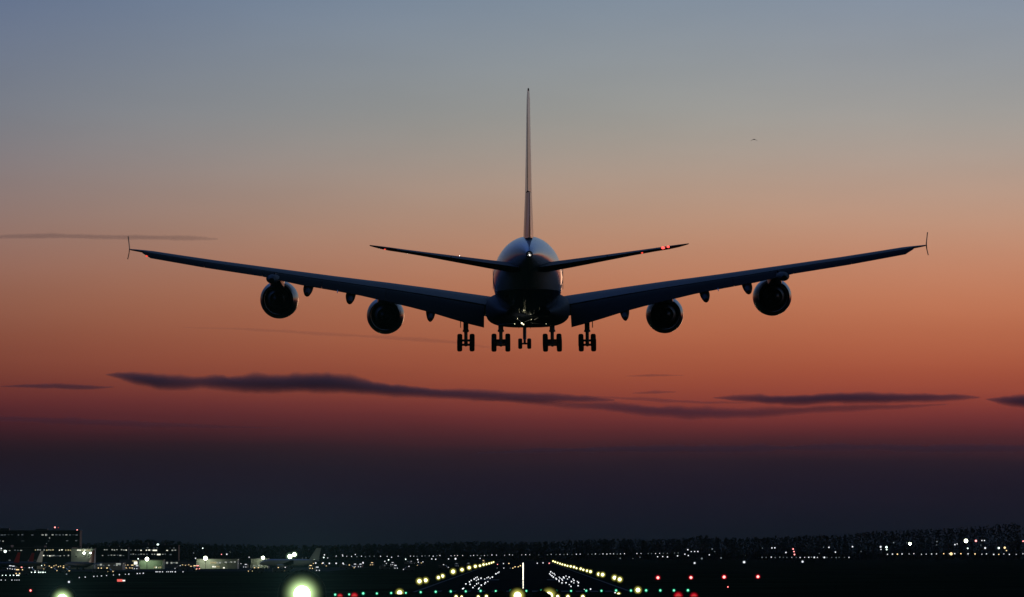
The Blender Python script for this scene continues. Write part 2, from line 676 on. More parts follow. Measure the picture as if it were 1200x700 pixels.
def make_wing(sgn):
    m = MB()
    m.loft([wing_ring(x, sgn) for x in SPANS])
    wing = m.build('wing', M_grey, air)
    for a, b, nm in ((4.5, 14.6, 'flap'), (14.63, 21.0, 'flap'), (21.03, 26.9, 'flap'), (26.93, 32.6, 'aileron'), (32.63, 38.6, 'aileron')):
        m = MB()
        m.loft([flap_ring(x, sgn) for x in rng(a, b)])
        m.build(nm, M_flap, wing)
    for x, dp in ((10.0, 1.1), (18.15, 1.25), (22.4, 1.2)):
        fairing(x, sgn, dp, wing)
    fairing(25.9, sgn, .5, wing, .72)
    # wingtip fence, above and below the tip
    x, tz = 39.92, interp(UP, 39.9) - .05
    m = MB()
    rings = []
    for zz, la, ta, dxx in ((1.28, 50.3, 50.8, .08), (.9, 49.7, 51.0, .06), (.4, 49.1, 51.3, .02), (0, 48.5, 51.4, 0), (-.4, 49.1, 51.3, .04), (-.8, 49.8, 51.1, .1), (-1.02, 50.4, 50.8, .14)):
        e = .05
        toe = lambda q: (50.2 - q) * .06
        rings.append([(sgn * (x + dxx - e), Y((la + ta) / 2), tz + zz), (sgn * (x + dxx + toe(la)), Y(la), tz + zz), (sgn * (x + dxx + e), Y((la + ta) / 2), tz + zz), (sgn * (x + dxx + toe(ta)), Y(ta), tz + zz)])
    m.loft(rings, smooth=False)
    m.build('wingtip_fence', M_grey, wing)
    if sgn < 0:
        lx, lz = A(172.0, 300.4, 50.9)
        m = MB()
        m.sphere((lx, Y(51.1), lz), .09, sx=1.2, sy=.8)
        m.build('navigation_light', E_redsoft, wing)
    # static discharge wicks and small fuel-dump pipe at the trailing edge
    for x in (19.4,):
        s0, c, zu, zl, th, drop = sec(x)
        m = MB()
        m.tube((sgn * x, Y(s0 + c - .3), zl + .1), (sgn * x, Y(s0 + c + .5), zl - .16), .05, .04)
        m.build('vent_pipe', M_metal, wing)
    return wing


wing_l = make_wing(-1)
wing_r = make_wing(1)

# ---- engines -----------------------------------------------------------


def engine(px, py, s_exit, sgn, rad, pylon_x):
    lx, lz = A(px, py, s_exit)
    lx = sgn * abs(lx)
    c = (lx, Y(s_exit), lz)
    L = 5.6
    m = MB()
    m.lathe_y(c, [(0, rad * .80), (.6, rad * .87), (1.6, rad * .96), (2.9, rad), (4.3, rad * .985), (5.2, rad * .92), (5.55, rad * .86), (5.6, rad * .82), (5.5, rad * .78), (4.9, rad * .76)], 48)
    m.lathe_y(c, [(4.9, rad * .76), (3.6, rad * .78), (1.6, rad * .80), (0, rad * .785), (0, rad * .80)], 48, 1)
    nac = m.build('engine', [M_navy, M_under], air)
    m = MB()
    m.lathe_y(c, [(5.2, rad * .925), (5.55, rad * .865), (5.62, rad * .82), (5.5, rad * .775), (5.15, rad * .765)], 48)
    m.build('inlet_lip', M_metal, nac)
    m = MB()
    m.lathe_y(c, [(3.0, .02), (3.0, rad * .77), (3.1, rad * .77), (3.3, .3), (4.1, .02)], 48)
    m.build('fan', M_under, nac)
    m = MB()
    m.lathe_y(c, [(2.6, rad * .5), (1.2, rad * .56), (0, rad * .54), (-1.2, rad * .44), (-2.0, rad * .36), (-1.98, rad * .33), (-.8, rad * .36)], 40)
    m.build('core_cowl', M_hot, nac)
    m = MB()
    m.lathe_y(c, [(-.8, rad * .30), (-1.6, rad * .27), (-2.5, rad * .15), (-3.0, .03)], 32)
    m.build('exhaust_cone', M_hot, nac)
    # pylon from the top of the nacelle to the wing's underside
    s0, cc, zu, zl, th, drop = sec(abs(lx))
    m = MB()
    zt = zu - .6 * th
    rings = []
    for s, w, zb, zz in ((s_exit - 4.6, .05, lz + rad * .93, lz + rad * .99), (s_exit - 3.4, .3, lz + rad * .9, lz + rad + .35), (s_exit - 1.0, .7, lz + rad * .8, zt), (s_exit + 1.4, .72, lz + rad * .62, zt),
                         (s_exit + 3.2, .45, lz + rad * .9, zt), (s_exit + 5.4, .05, zt - .5, zt)):
        rings.append([(lx - w, Y(s), zb), (lx + w, Y(s), zb), (lx + w, Y(s), zz), (lx - w, Y(s), zz)])
    m.loft(rings, smooth=False)
    m.build('pylon', M_navy, nac)
    return nac


RAD = 1.99
for sgn, px, py, sx_ in ((-1, 325.5, 350.9, 38.8), (-1, 450.8, 369.6, 30.5), (1, 780.3, 368.6, 30.5), (1, 907.2, 347.6, 38.8)):
    engine(px, py, sx_, sgn, RAD, 0)

# ---- tailplanes and fin -------------------------------------------------
HLE = [(0.8, 57.8), (15.2, 68.2)]
HTE = [(0.8, 69.0), (12.6, 71.4), (14.4, 71.7), (15.2, 71.6)]
HU = [(433, 287.2), (450, 289.0), (480, 293.2), (577, 305.2), (610, 309.0)]
HL = [(433, 288.3), (440, 290.4), (450, 293.0), (484.5, 298.2), (576, 315.2), (610, 321)]


def hconv(tbl):
    o = []
    for px, py in tbl:
        x = abs(px - 619) / 12.0
        s = interp(HLE, x) * .6 + interp(HTE, x) * .4
        lx, lz = A(px, py, s)
        o.append((abs(lx), lz))
    return sorted(o)


HUP, HLO = hconv(HU), hconv(HL)
SYM = [(0, 0), (.012, .16), (.05, .30), (.12, .42), (.25, .495), (.38, .5), (.55, .42), (.72, .27)]
SYMT = [(.72, .27), (.85, .15), (1, .015)]


def tail_ring(x, sgn, prof):
    s0, s1 = interp(HLE, x), interp(HTE, x)
    zu, zl = interp(HUP, x), interp(HLO, x)
    zc, t = (zu + zl) / 2, zu - zl
    o = [(sgn * x, Y(s0 + f * (s1 - s0)), zc + h * t) for f, h in prof]
    o += [(sgn * x, Y(s0 + f * (s1 - s0)), zc - h * t) for f, h in reversed(prof)]
    return o


HS = [.9, 2, 4, 6, 8, 10, 12, 13.4, 14.3, 14.9, 15.18]
for sgn in (-1, 1):
    m = MB()
    m.loft([tail_ring(x, sgn, SYM) for x in HS])
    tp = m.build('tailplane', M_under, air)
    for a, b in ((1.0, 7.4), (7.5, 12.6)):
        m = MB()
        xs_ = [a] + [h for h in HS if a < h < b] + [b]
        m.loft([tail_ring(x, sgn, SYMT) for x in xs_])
        m.build('elevator', M_under, tp)

FLE = [(3.6, 53.0), (5.2, 56.4), (18.2, 66.9)]
FTE = [(3.6, 69.0), (18.2, 72.2)]
fx, f_tip = A(617.5, 104.5, 69)
f_mid = A(619, 225, 68)[1]
FT = [(3.4, .98), (4.2, .98), (f_mid, .66), (f_tip - .6, .30), (f_tip, .16)]
FPROF = [(0, 0), (.015, .18), (.06, .34), (.15, .46), (.3, .5), (.45, .475), (.66, .36)]
RPROF = [(.67, .36), (.8, .24), (1, .045)]


def fin_ring(z, prof, off=0.0):
    fr = (z - 3.6) / (f_tip - 3.6)
    s0 = interp([(a, b) for a, b in FLE], z * 18.2 / f_tip)
    s1 = interp(FTE, z * 18.2 / f_tip)
    t = interp(FT, z)
    cx = fx * max(0, fr) * 0
    o = [(cx + h * t + off * max(0, f - .67), Y(s0 + f * (s1 - s0)), z) for f, h in prof]
    o += [(cx - h * t + off * max(0, f - .67), Y(s0 + f * (s1 - s0)), z) for f, h in reversed(prof)]
    return o


FZ = [3.3, 3.7, 4.4, 5.3, 7, f_mid, 11, 13.5, 16, f_tip - .9, f_tip - .35, f_tip]
FZ = sorted(set(FZ))
m = MB()
m.loft([fin_ring(z, FPROF) for z in FZ])
fin = m.build('fin', M_fin, air)
for a, b, off in ((3.75, f_mid - .04, .25), (f_mid + .04, f_tip - .3, -.35)):
    m = MB()
    zs = [a] + [z for z in FZ if a < z < b] + [b]
    m.loft([fin_ring(z, RPROF, off) for z in zs])
    m.build('rudder', M_fin, fin)

# red beacon reflections put in as emissive beads, and a small white lamp, on the tailplanes
tps = [o for o in air.children if o.name.startswith('tailplane')]
for px, py, s, r, mm, k in ((777, 290.6, 71.3, .12, E_red, 1), (783, 289.4, 71.5, .09, E_red, 1), (752.5, 296.6, 71.2, .07, E_redsoft, 1), (451, 292.4, 71.4, .06, E_redsoft, 0), (538.5, 299.9, 64, .018, E_white, 0)):
    lx, lz = A(px, py, s)
    m = MB()
    m.sphere((lx, Y(s), lz), r, sx=1.5, sy=.8)
    m.build('beacon_glint_or_lamp', mm, tps[k])

# ---- landing gear -------------------------------------------------------


def wheel(c, r, w, parent, n=28):
    m = MB()
    prof = [(-w / 2, r * .45), (-w / 2, r * .80), (-w * .40, r * .93), (-w * .25, r * .99), (0, r), (w * .25, r * .99), (w * .40, r * .93), (w / 2, r * .80), (w / 2, r * .45)]
    rings = [[(c[0] + dxx, c[1] + rr * math.cos(2 * math.pi * i / n), c[2] + rr * math.sin(2 * math.pi * i / n)) for i in range(n)] for dxx, rr in prof]
    m.loft(rings, 0, False, False)
    m.tube((c[0] - w * .32, c[1], c[2]), (c[0] + w * .32, c[1], c[2]), r * .47, n=18, mi=1)
    return m.build('wheel', [M_tyre, M_gear], parent)


def main_gear(px, ztop_px, s, sgn, axles, dxw, tilt):
    """px: middle of the bogie in the picture; axles: fore and aft offsets"""
    bx, zb = A(px, 401.7, s)
    bx = sgn * abs(bx)
    _, zt = A(px, ztop_px, s)
    r, w = .70, .53
    m = MB()
    m.tube((bx, Y(s - .8), zt + .8), (bx, Y(s), zb + 1.15), .27)
    m.tube((bx, Y(s), zb + 1.2), (bx, Y(s), zb - .02), .185)
    m.tube((bx, Y(s), zb + 1.32), (bx, Y(s), zb + 1.1), .33)
    g_ = m.build('landing_gear', M_gear, air)
    m = MB()
    a0, a1 = axles[0], axles[-1]
    m.tube((bx, Y(s) - a0 - .2, zb + a0 * tilt), (bx, Y(s) - a1 + .2, zb + a1 * tilt), .2)
    for a in axles:
        m.tube((bx - dxw, Y(s) - a, zb + a * tilt), (bx + dxw, Y(s) - a, zb + a * tilt), .12)
    m.build('bogie_beam', M_gear, g_)
    m = MB()
    m.tube((bx, Y(s) + .28, zb + 1.3), (bx, Y(s) + .62, zb + .75), .09)
    m.tube((bx, Y(s) + .62, zb + .75), (bx, Y(s) + .25, zb + .2), .09)
    m.build('torque_link', M_gear, g_)
    m = MB()
    m.tube((bx, Y(s), zb + 1.5), (bx - sgn * .1, Y(s - 2.6), zt + .9), .12)
    m.tube((bx, Y(s), zb + 1.5), (bx - sgn * .5, Y(s - .2), zt + .8), .10)
    m.build('side_brace', M_gear, g_)
    for a in axles:
        for d in (-dxw, dxw):
            wheel((bx + d, Y(s) - a, zb + a * tilt), r, w, g_)
    return g_, bx, zb, zt


# tilt < 0: rear axle hangs lower on the free bogies
for sgn, px in ((-1, 546.0), (1, 688.2)):
    g_, bx, zb, zt = main_gear(px, 378, 36.2, sgn, (-.85, .85), .64, -.26)
    m = MB()
    m.box(bx + sgn * .52, bx + sgn * .58, Y(36.9), Y(35.4), zt - .55, zt + .4)
    m.build('gear_door', M_under, g_)
for sgn, px in ((-1, 587.0), (1, 647.2)):
    g_, bx, zb, zt = main_gear(px, 380, 39.2, sgn, (-1.55, 0, 1.55), .71, -.15)
    m = MB()
    m.box(bx - sgn * .66, bx - sgn * .6, Y(41.4), Y(37.2), zt - .15, zt + .5)
    m.build('gear_door', M_navy, g_)
nx, nzb = A(614.9, 402.9, 6.2)
_, nzt = A(614.9, 383, 6.2)
m = MB()
m.tube((nx, Y(6.0), nzt + 1.2), (nx, Y(6.2), nzb + .5), .2)
m.tube((nx, Y(6.2), nzb + .6), (nx, Y(6.2), nzb), .14)
m.tube((nx - .5, Y(6.2), nzb), (nx + .5, Y(6.2), nzb), .1)
ng = m.build('landing_gear', M_gear, air)
m = MB()
m.tube((nx, Y(6.1), nzb + 1.2), (nx, Y(4.2), nzt + 1.1), .1)
m.tube((nx, Y(6.5), nzb + .55), (nx, Y(6.7), nzb + .25), .06)
m.build('drag_brace', M_gear, ng)
for d in (-.5, .5):
    wheel((nx + d, Y(6.2), nzb), .59, .46, ng)
for d in (-1, 1):
    m = MB()
    m.box(nx + d * .62, nx + d * .67, Y(6.6), Y(4.4), nzt - .2, nzt + 1.0)
    m.build('gear_door', M_navy, ng)


def lamp(name, loc, power, col, r=.15, parent=None, spot=None, aim=None, blend=.5):
    l = bpy.data.lights.new(name, 'SPOT' if spot else 'POINT')
    l.energy = power
    l.color = col
    l.shadow_soft_size = r
    o = bpy.data.objects.new(name, l)
    link(o)
    o.location = loc
    if spot:
        l.spot_size = R(spot)
        l.spot_blend = blend
        o.rotation_euler = (Vector(aim)).to_track_quat('-Z', 'Y').to_euler()
    if parent:
        o.parent = parent
    return o


# belly glints: emissive beads, then an added spot and arms that catch it
for px, py, s, r in ((611.5, 379.0, 48.6, .075), (613.4, 380.4, 48.4, .06), (612.5, 362.0, 48.9, .025), (598, 369, 48.2, .02), (606.5, 373.4, 48.2, .024), (617, 361.4, 48.4, .018), (626, 363, 48.2, .02), (632.4, 366.4, 48, .018), (622.6, 374.6, 48.2, .022), (640, 379.6, 47.6, .02), (584, 380.6, 47.6, .02), (603, 379.8, 48, .026)):
    lx, lz = A(px, py, s)
    m = MB()
    m.sphere((lx, Y(s), lz), r)
    m.build('belly_glow', E_glint, belly)
lx, lz = A(612.0, 379.5, 48.9)
lamp("belly_glow", (lx, Y(50.3), lz + .1), 24, (1.0, .93, .66), .08, air, 95, (0, 1, .12), .6)  # added spot that brightens the rear of the belly
for a, b in (((598, 368), (606, 375)), ((626, 375), (637, 369)), ((583, 381), (605, 378.5)), ((622, 378.5), (646, 381.5)), ((604, 374), (611, 377)), ((614, 378), (624, 373.5))):
    p0, p1 = A(a[0], a[1], 47.4), A(b[0], b[1], 47.6)
    m = MB()
    m.tube((p0[0], Y(47.9), p0[1]), (p1[0], Y(48.1), p1[1]), .06)
    m.build('hinge_glint_arm', M_metal, belly)  # metal arms added to catch light as glints

# ================================================================== AIRFIELD LIGHTS
KD = 2.5                          # radius of a painted halo disc in lens radii


def halo_mat(name, col, strength, power=2.2, kd=KD):
    """glare round a lamp painted as emission on a disc: bright at the middle, dark at the rim (unit lens radius)"""
    m_ = bpy.data.materials.new(name)
    m_.use_nodes = True
    n = m_.node_tree
    n.nodes.clear()
    t = n.nodes.new('ShaderNodeTexCoord')
    sp = n.nodes.new('ShaderNodeSeparateXYZ')
    n.links.new(t.outputs['Object'], sp.inputs[0])

    def mth(op, a_, b_=None, clamp=False):
        k = n.nodes.new('ShaderNodeMath')
        k.operation = op
        k.use_clamp = clamp
        for i, v_ in enumerate((a_, b_)):
            if v_ is None:
                continue
            if isinstance(v_, (int, float)):
                k.inputs[i].default_value = v_
            else:
                n.links.new(v_, k.inputs[i])
        return k.outputs[0]
    rho = mth('SQRT', mth('ADD', mth('MULTIPLY', sp.outputs[0], sp.outputs[0]), mth('MULTIPLY', sp.outputs[2], sp.outputs[2])))
    f = mth('POWER', mth('DIVIDE', mth('SUBTRACT', kd, rho), kd - 1.0, True), power)
    e = n.nodes.new('ShaderNodeEmission')
    e.inputs[0].default_value = (*col, 1)
    n.links.new(mth('MULTIPLY', f, strength), e.inputs[1])
    o = n.nodes.new('ShaderNodeOutputMaterial')
    n.links.new(e.outputs[0], o.inputs[0])
    m_.cycles.emission_sampling = 'NONE'
    return m_


def head_geo(m, k=KD):
    """drum housing, disc carrying the painted glare, for a lens of unit radius, centred on the lens, facing the approach"""
    rings = []
    for yy, rr in ((1.6, .35), (1.2, k * .6), (.5, k * .96), (.08, k)):
        rings.append([(rr * math.cos(2 * math.pi * i / 20), yy, rr * math.sin(2 * math.pi * i / 20)) for i in range(20)])
    m.loft(rings, 0, True, False)
    m.add([(k * .99 * math.cos(2 * math.pi * i / 20), .09, k * .99 * math.sin(2 * math.pi * i / 20)) for i in range(20)], [tuple(range(20))], 1)
    return m


def light_mesh(name, r, h, core, halo=None, post=True):
    """small lamp, unit lens radius, origin at the lens; h = lens height in lens radii"""
    m = MB()
    if post:
        m.tube((0, .6, -h), (0, .6, 0), .25, n=6)
        m.tube((0, .6, -h), (0, .6, -h + .2), .9, n=8)
    if halo:
        head_geo(m)
    else:
        m.tube((0, 0, -.55), (0, 0, -.2), 1.25, 1.1, n=10)
    m.sphere((0, 0, 0), 1.0, 2, 10, 6, sy=.6)
    return m.mesh(name, [M_post, halo or M_post, core])


M_post = mat('lamp_housing', (0.03, 0.03, 0.03), 0.95, var=.2, spec=0.0)
E_edge = emit('edge_lens', (1.0, .93, .46), 3.2)
E_edge_h = halo_mat('edge_halo', (.75, .72, .14), .75)
E_tdz = emit('touchdown_lens', (.93, .95, 1.0), 1.7)
E_cl = emit('centreline_lens', (1.0, .95, .74), 2.6)
E_green = emit('threshold_lens', (.22, 1.0, .58), 1.6)
E_green_h = halo_mat('threshold_halo', (.02, .62, .32), .55)
E_stop = emit('stop_lens', (1.0, .30, .28), 3)
E_stop_h = halo_mat('stop_halo', (.9, .01, .03), .8)
E_far = emit('street_lens', (.92, .95, 1.0), 1.1)
E_warm = emit('sodium_lens', (1.0, .72, .34), 1.6)
E_cool = emit('mercury_lens', (.80, 1.0, .90), 3)
E_dim_h = halo_mat('field_halo', (.6, .8, .9), .12)
E_dim = emit('dim_lens', (.75, .9, .95), .22)
E_flood = emit('flood_lens', (.94, 1.0, .72), 14)
E_flood_h = halo_mat('flood_halo', (.70, 1.0, .42), 1.3, 3.4, 3.0)
E_app = emit('approach_lens', (1.0, .93, .48), 4)
E_app_h = halo_mat('approach_halo', (.75, .72, .14), .85)
E_rdim = emit('dim_red_lens', (1.0, .09, .08), .5)


def beam(name, loc, cd, col, parent=None, half=5.0):
    """narrow lamp beam raised towards the approach, seen as a soft glow in the hazy air"""
    px_, py_ = (parent.location.x, parent.location.y) if parent else (0, 1000)
    sc = parent.scale.x if parent else 1
    return lamp(name, loc, cd * BEAM, col, .12 / sc, parent, 2 * half, (-px_, -py_, py_ * math.tan(R(half * .25)) + 8), .9)


BEAM = 3.0e4


def place(name, me, loc, sc, label, cat, group):
    o = bpy.data.objects.new(name, me)
    link(o)
    o.location = loc
    o.scale = (sc, sc, sc)
    return tag(o, label, cat, group)


# runway edge lamps: unit mesh scaled to its distance
me_edge = light_mesh('runway_edge_light', 1, 2.6, E_edge, E_edge_h)
LEFT_E = [(491.5, 687, 5.5), (498.8, 685.4, 5), (513.8, 681.2, 4), (518.6, 679.6, 4.2), (531, 675.2, 5), (541.4, 672, 4), (549.8, 669.6, 4), (557, 667.6, 3.6), (562.4, 666.1, 2.8), (566.6, 664.8, 2.8), (570, 663.7, 2.2), (573.2, 662.8, 2.2), (576, 661.8, 2), (578.2, 660.9, 1.9)]
RIGHT_E = [(648.2, 659.8, 1.9), (650.6, 660.8, 2), (653.4, 661.8, 2), (656.4, 662.9, 2.1), (659, 663.8, 2.1), (662, 664.8, 2.3), (665, 665.6, 2.2), (668.8, 666.6, 2.6), (672.6, 667.6, 2.8), (675.6, 668.3, 2.2), (680.6, 669.9, 3.0), (683.6, 670.7, 2.6), (688, 672.2, 3), (692, 673.6, 3.4), (701.6, 677.2, 4), (706.2, 678.2, 4.4), (720.2, 682.4, 5), (726.2, 684.4, 5)]
for tbl, lab, grp in ((LEFT_E, 'yellow-white runway edge lamp in the slanting row left of the bright centreline', 'runway edge lamps left of the centreline'),
                      (RIGHT_E, 'yellow-white runway edge lamp in the slanting row right of the bright centreline', 'runway edge lamps right of the centreline')):
    for px, py, sz in tbl:
        p = G(px, py)
        r_ = sz * pm(p.y) * .40
        place('runway_edge_light', me_edge, W(px, py, p.y) + Vector((0, 0, 2.6 * r_ - .0)), r_, lab, 'runway light', grp)

# centreline: one lamp after another to the far end
me_cl = light_mesh('centreline_light', 1, .5, E_cl, None, False)
y = 812.0
k = 0
while y < 3420:
    dyp = CAM_H * F / y
    wob_ = .0
    o = place('centreline_light', me_cl, (-.0, y, 0.3), (1.0 if y < 1300 else 1.25) * pm(y) * .48 * random.uniform(.8, 1.15), 'white lamp sunk in the runway, one of the bright upright centreline row', 'runway light', 'runway centreline lamps')
    k += 1
    y += 15.0 if y < 1000 else 22.0 if y < 1500 else 36.0
# bright pair of taller approach lamps at the foot of the centreline, and others cut by the frame
APP = [(606.5, 698.2, 8.5, 'large yellow approach lamp glaring at the foot of the centreline, its left side'),
       (643.2, 698.4, 9, 'large yellow approach lamp glaring on the right of the centreline foot'),
       (570, 699, 2.6, 'small yellow approach lamp on the frame edge just left of the dark bush'),
       (653.5, 699.2, 3, 'small yellow approach lamp right beside the large right-hand glare'),
       (665.5, 699.3, 3, 'small yellow approach lamp between two green threshold lamps right of the glare'),
       (683, 699.3, 3, 'small yellow approach lamp at the frame edge under the right touchdown lamps'),
       (534.5, 699.3, 2.6, 'small yellow approach lamp at the frame edge under the left touchdown lamps'),
       (560.5, 699.4, 2.4, 'small yellow approach lamp under the last green lamp before the left bush'),
       (725, 696.6, 3, 'yellow approach lamp behind a pale bar low on the right'),
       (468.3, 694.9, 5.2, 'yellow lamp on a short post among the green lamps at lower left'),
       (747.6, 691.6, 4.6, 'yellow lamp on a post above the green row at lower right'),
       (541, 699.4, 2, 'faint yellow approach lamp beside another at the lower frame edge')]


def approach_light(px, py, sz, lab, D, core, halo, cat='approach light', name='approach_light', group=None, k=KD, post_to=0.0):
    p = W(px, py, D)
    r = sz * pm(D) * .5
    root = empty(name, (p.x, p.y, post_to), lab, cat, group)
    h = p.z - post_to
    m = MB()
    m.tube((0, .12, 0), (0, .12, h), max(.05, r * .1), max(.04, r * .08), 8)
    m.tube((0, .12, 0), (0, .12, .08), max(.2, r * .4), n=10)
    m.build('post', M_post, root)
    hd = head_geo(MB(), k).build('lamp_head', [M_post, halo], root, (0, 0, h))
    hd.scale = (r, r, r)
    m = MB()
    m.sphere((0, 0, 0), 1.0, 0, 18, 12, sy=.55)
    m.build('lens', core, hd)
    return root, p


for px, py, sz, lab in APP:
    root, p = approach_light(px, py, sz, lab, 800 if py > 697.5 else 880, E_app, E_app_h)
# pale crossbar behind one of them
p = W(724.5, 695.4, 900)
m = MB()
w = 9 * pm(900)
m.box(-w, w, -.05, .05, p.z - .05, p.z + .05)
m.box(-w * .9, -w * .9 + .08, -.06, .04, 0, p.z)
m.box(w * .9 - .08, w * .9, -.06, .04, 0, p.z)
m.sphere((-w * .4, -.1, p.z + .06), .18, 1)
m.sphere((w * .25, -.1, p.z + .06), .18, 1)
tag(m.build('approach_crossbar', [M_paint, E_tdz], loc=(p.x, 900, 0)), 'pale low crossbar with two lamps standing by the green row', 'light bar')

# touchdown zone: barrettes of four, both sides
me_tdz = light_mesh('touchdown_light', 1, .5, E_tdz, None, False)
yb = 962.0
n_b = 0
while yb < 1860:
    for sgn in (-1, 1):
        if random.random() < .1 and yb < 1700:
            continue
        nl = 4 if yb < 1650 else 2
        for q in range(nl):
            if random.random() < (.36 if yb < 1350 else .3):
                continue
            x = sgn * (11.0 + q * 1.75) + random.uniform(-.35, .35)
            place('touchdown_light', me_tdz, (x, yb + random.uniform(-14, 14), 0.3), random.uniform(1.0, 1.6) * pm(yb) * .52,
                  'small white touchdown lamp in the cluster %s of the bright centreline' % ('left' if sgn < 0 else 'right'), 'runway light',
                  'touchdown lamps %s of the centreline' % ('left' if sgn < 0 else 'right'))
    n_b += 1
    yb += 30.0 + n_b * 3.4

# threshold: green bar across the runway with gaps where shrubs hide it
me_g = light_mesh('threshold_light', 1, 2.7, E_green, E_green_h)
for px in (392.8, 409.2, 425.6, 441.6, 458.4, 475.6, 493, 510.6, 528.2, 545.8, 563.2, 581, 598.8, 616.8, 634.6, 651.6, 669.2, 687, 704.8, 722, 739.4, 757.2, 773.8, 789.8, 806.2):
    py = 693.6 + (698.4 - 693.6) * (max(0, 600 - px) / 207) ** 1.5
    p = G(px, py + 1.5)
    sz = random.uniform(2.2, 3.0) * pm(p.y)
    o = place('threshold_light', me_g, p + Vector((0, 0, 2.7 * sz * .40)), sz * .40, 'green threshold lamp in the level row along the bottom of the view', 'runway light', 'green threshold lamps')

# red stop lamps
RED = [(771, 677.2, 3.2, 'red lamp on the right above the green row, nearest the runway'), (809.7, 677, 3, 'red lamp on the right, second in the level row of red'),
       (848.6, 676.4, 3.2, 'red lamp on the right, third in the level row of red'), (888.2, 676, 3, 'red lamp on the right, the last in the level row of red'),
       (794.8, 699, 5.5, 'big dull red lamp at the bottom edge, under the last but one green lamp'), (813.2, 699.4, 5, 'big dull red lamp at the bottom edge, just past the last green lamp'),
       (398.4, 699.2, 3.6, 'dull red lamp at the bottom edge left, between the first two green lamps'), (415.2, 698.8, 4.4, 'dull red lamp at the bottom edge left, between the second and third green lamps'),
       (35.8, 692.2, 2, 'lone small red lamp on the dark grass at far left'), (853, 688, 1.2, 'tiny red lamp low on the dark grass at right')]
for px, py, sz, lab in RED:
    D = G(px, py + 2.5).y if py < 697 else 830
    big = sz > 3.4
    root, p = approach_light(px, py, sz, lab, D, E_stop if not big else E_rdim, E_stop_h, 'red light', 'stop_light')

# white signal lamps out on the grass
for px, py, sz, lab in ((80.8, 682.2, 2.2, 'small white lamp on the dark grass left of the red sign'), (78, 673, 1.2, 'tiny white lamp on the taxiway edge at far left'),
                        (872, 659, 2.6, 'pinkish white lamp low on the grass at far right'), (940.5, 658.4, 2.2, 'bluish white lamp low on the grass at far right'), (814, 660, 2, 'faint grey lamp low on the grass right of the runway')):
    approach_light(px, py, sz, lab, G(px, py + 1.2).y, E_far if sz > 1.5 else E_dim, E_dim_h, 'field light', 'field_light')

# two great floodlights cut by the bottom edge of the view: lamp globe before a wide disc with painted glare
E_mast_h = halo_mat('mast_halo', (.55, .9, .6), .5)
for px, py, sz, lab, pw in ((354, 696.4, 19, 'huge glaring floodlight at the bottom edge left of the runway', 1.0),
                            (73, 702.6, 11, 'glaring floodlight half below the bottom edge at far left', .6)):
    root, p = approach_light(px, py, sz, lab, 700, E_flood, E_flood_h, 'floodlight', 'floodlight', k=3.0)
    beam('floodlight_beam', (0, -2.6, p.z), 75 * pw, (.46, .85, .74), root, 3.6)

# ================================================================== BUILDINGS
M_dark = mat('dark_cladding', (0.03, 0.034, 0.038), 0.6, var=.2, vscale=.2)
M_pale = mat('pale_cladding', (0.42, 0.45, 0.42), 0.6, var=.15, vscale=.3)
M_roof = mat('roof_sheet', (0.09, 0.095, 0.1), 0.6, var=.2, vscale=.2)
M_green = mat('green_shed_sheet', (0.26, 0.38, 0.28), 0.6, var=.15, vscale=.3)
E_win = [emit('window_cool', (.72, .86, .95), .10), emit('window_white', (.95, 1.0, .9), .35), emit('window_warm', (1.0, .85, .45), .40), emit('window_bright', (1, .98, .8), 1.3), emit('window_faint', (.5, .65, .75), .035)]


def building(name, px0, px1, ytop, D, depth, label, cat, walls=None, roof=None, ybase=None, parapet=True):
    p0, p1 = W(px0, ytop, D), W(px1, ytop, D)
    root = empty(name, ((p0.x + p1.x) / 2, D, 0), label, cat)
    w = (p1.x - p0.x) / 2
    h = p0.z
    m = MB()
    m.box(-w, w, 0, depth, -1, h)
    wall = m.build('wall', walls or M_dark, root)
    m = MB()
    m.box(-w - .3, w + .3, -.3, depth + .3, h + .004, h + .35)
    if parapet:
        m.box(-w * .5, -w * .2, depth * .3, depth * .6, h + .36, h + 1.6)
        m.box(w * .25, w * .45, depth * .2, depth * .5, h + .36, h + 1.3)
    m.build('roof', roof or M_roof, root)
    return root, h, w


def windows(root, D, h_unused, row, mats, proud=-.03):
    """row = [(px0, px1, y_mid, height_px, material index)]"""
    for px0, px1, ym, hp, mi in row:
        a, b = W(px0, ym - hp / 2, D), W(px1, ym + hp / 2, D)
        m = MB()
        m.box(a.x - root.location.x, b.x - root.location.x, proud - .04, proud, b.z, a.z)
        m.build('window', mats[mi], root)


rw = random.Random(3)


def row(px0, px1, y, n, hp, mis, fill=.7, gap=.35, jit=.3):
    o = []
    st = (px1 - px0) / n
    for i in range(n):
        if rw.random() > fill:
            continue
        x = px0 + i * st + rw.uniform(0, .2) * st
        o.append((x, x + st * (1 - gap) * rw.uniform(.6, 1.1), y + rw.uniform(-jit, jit), hp * rw.uniform(.7, 1.2), rw.choice(mis)))
    return o


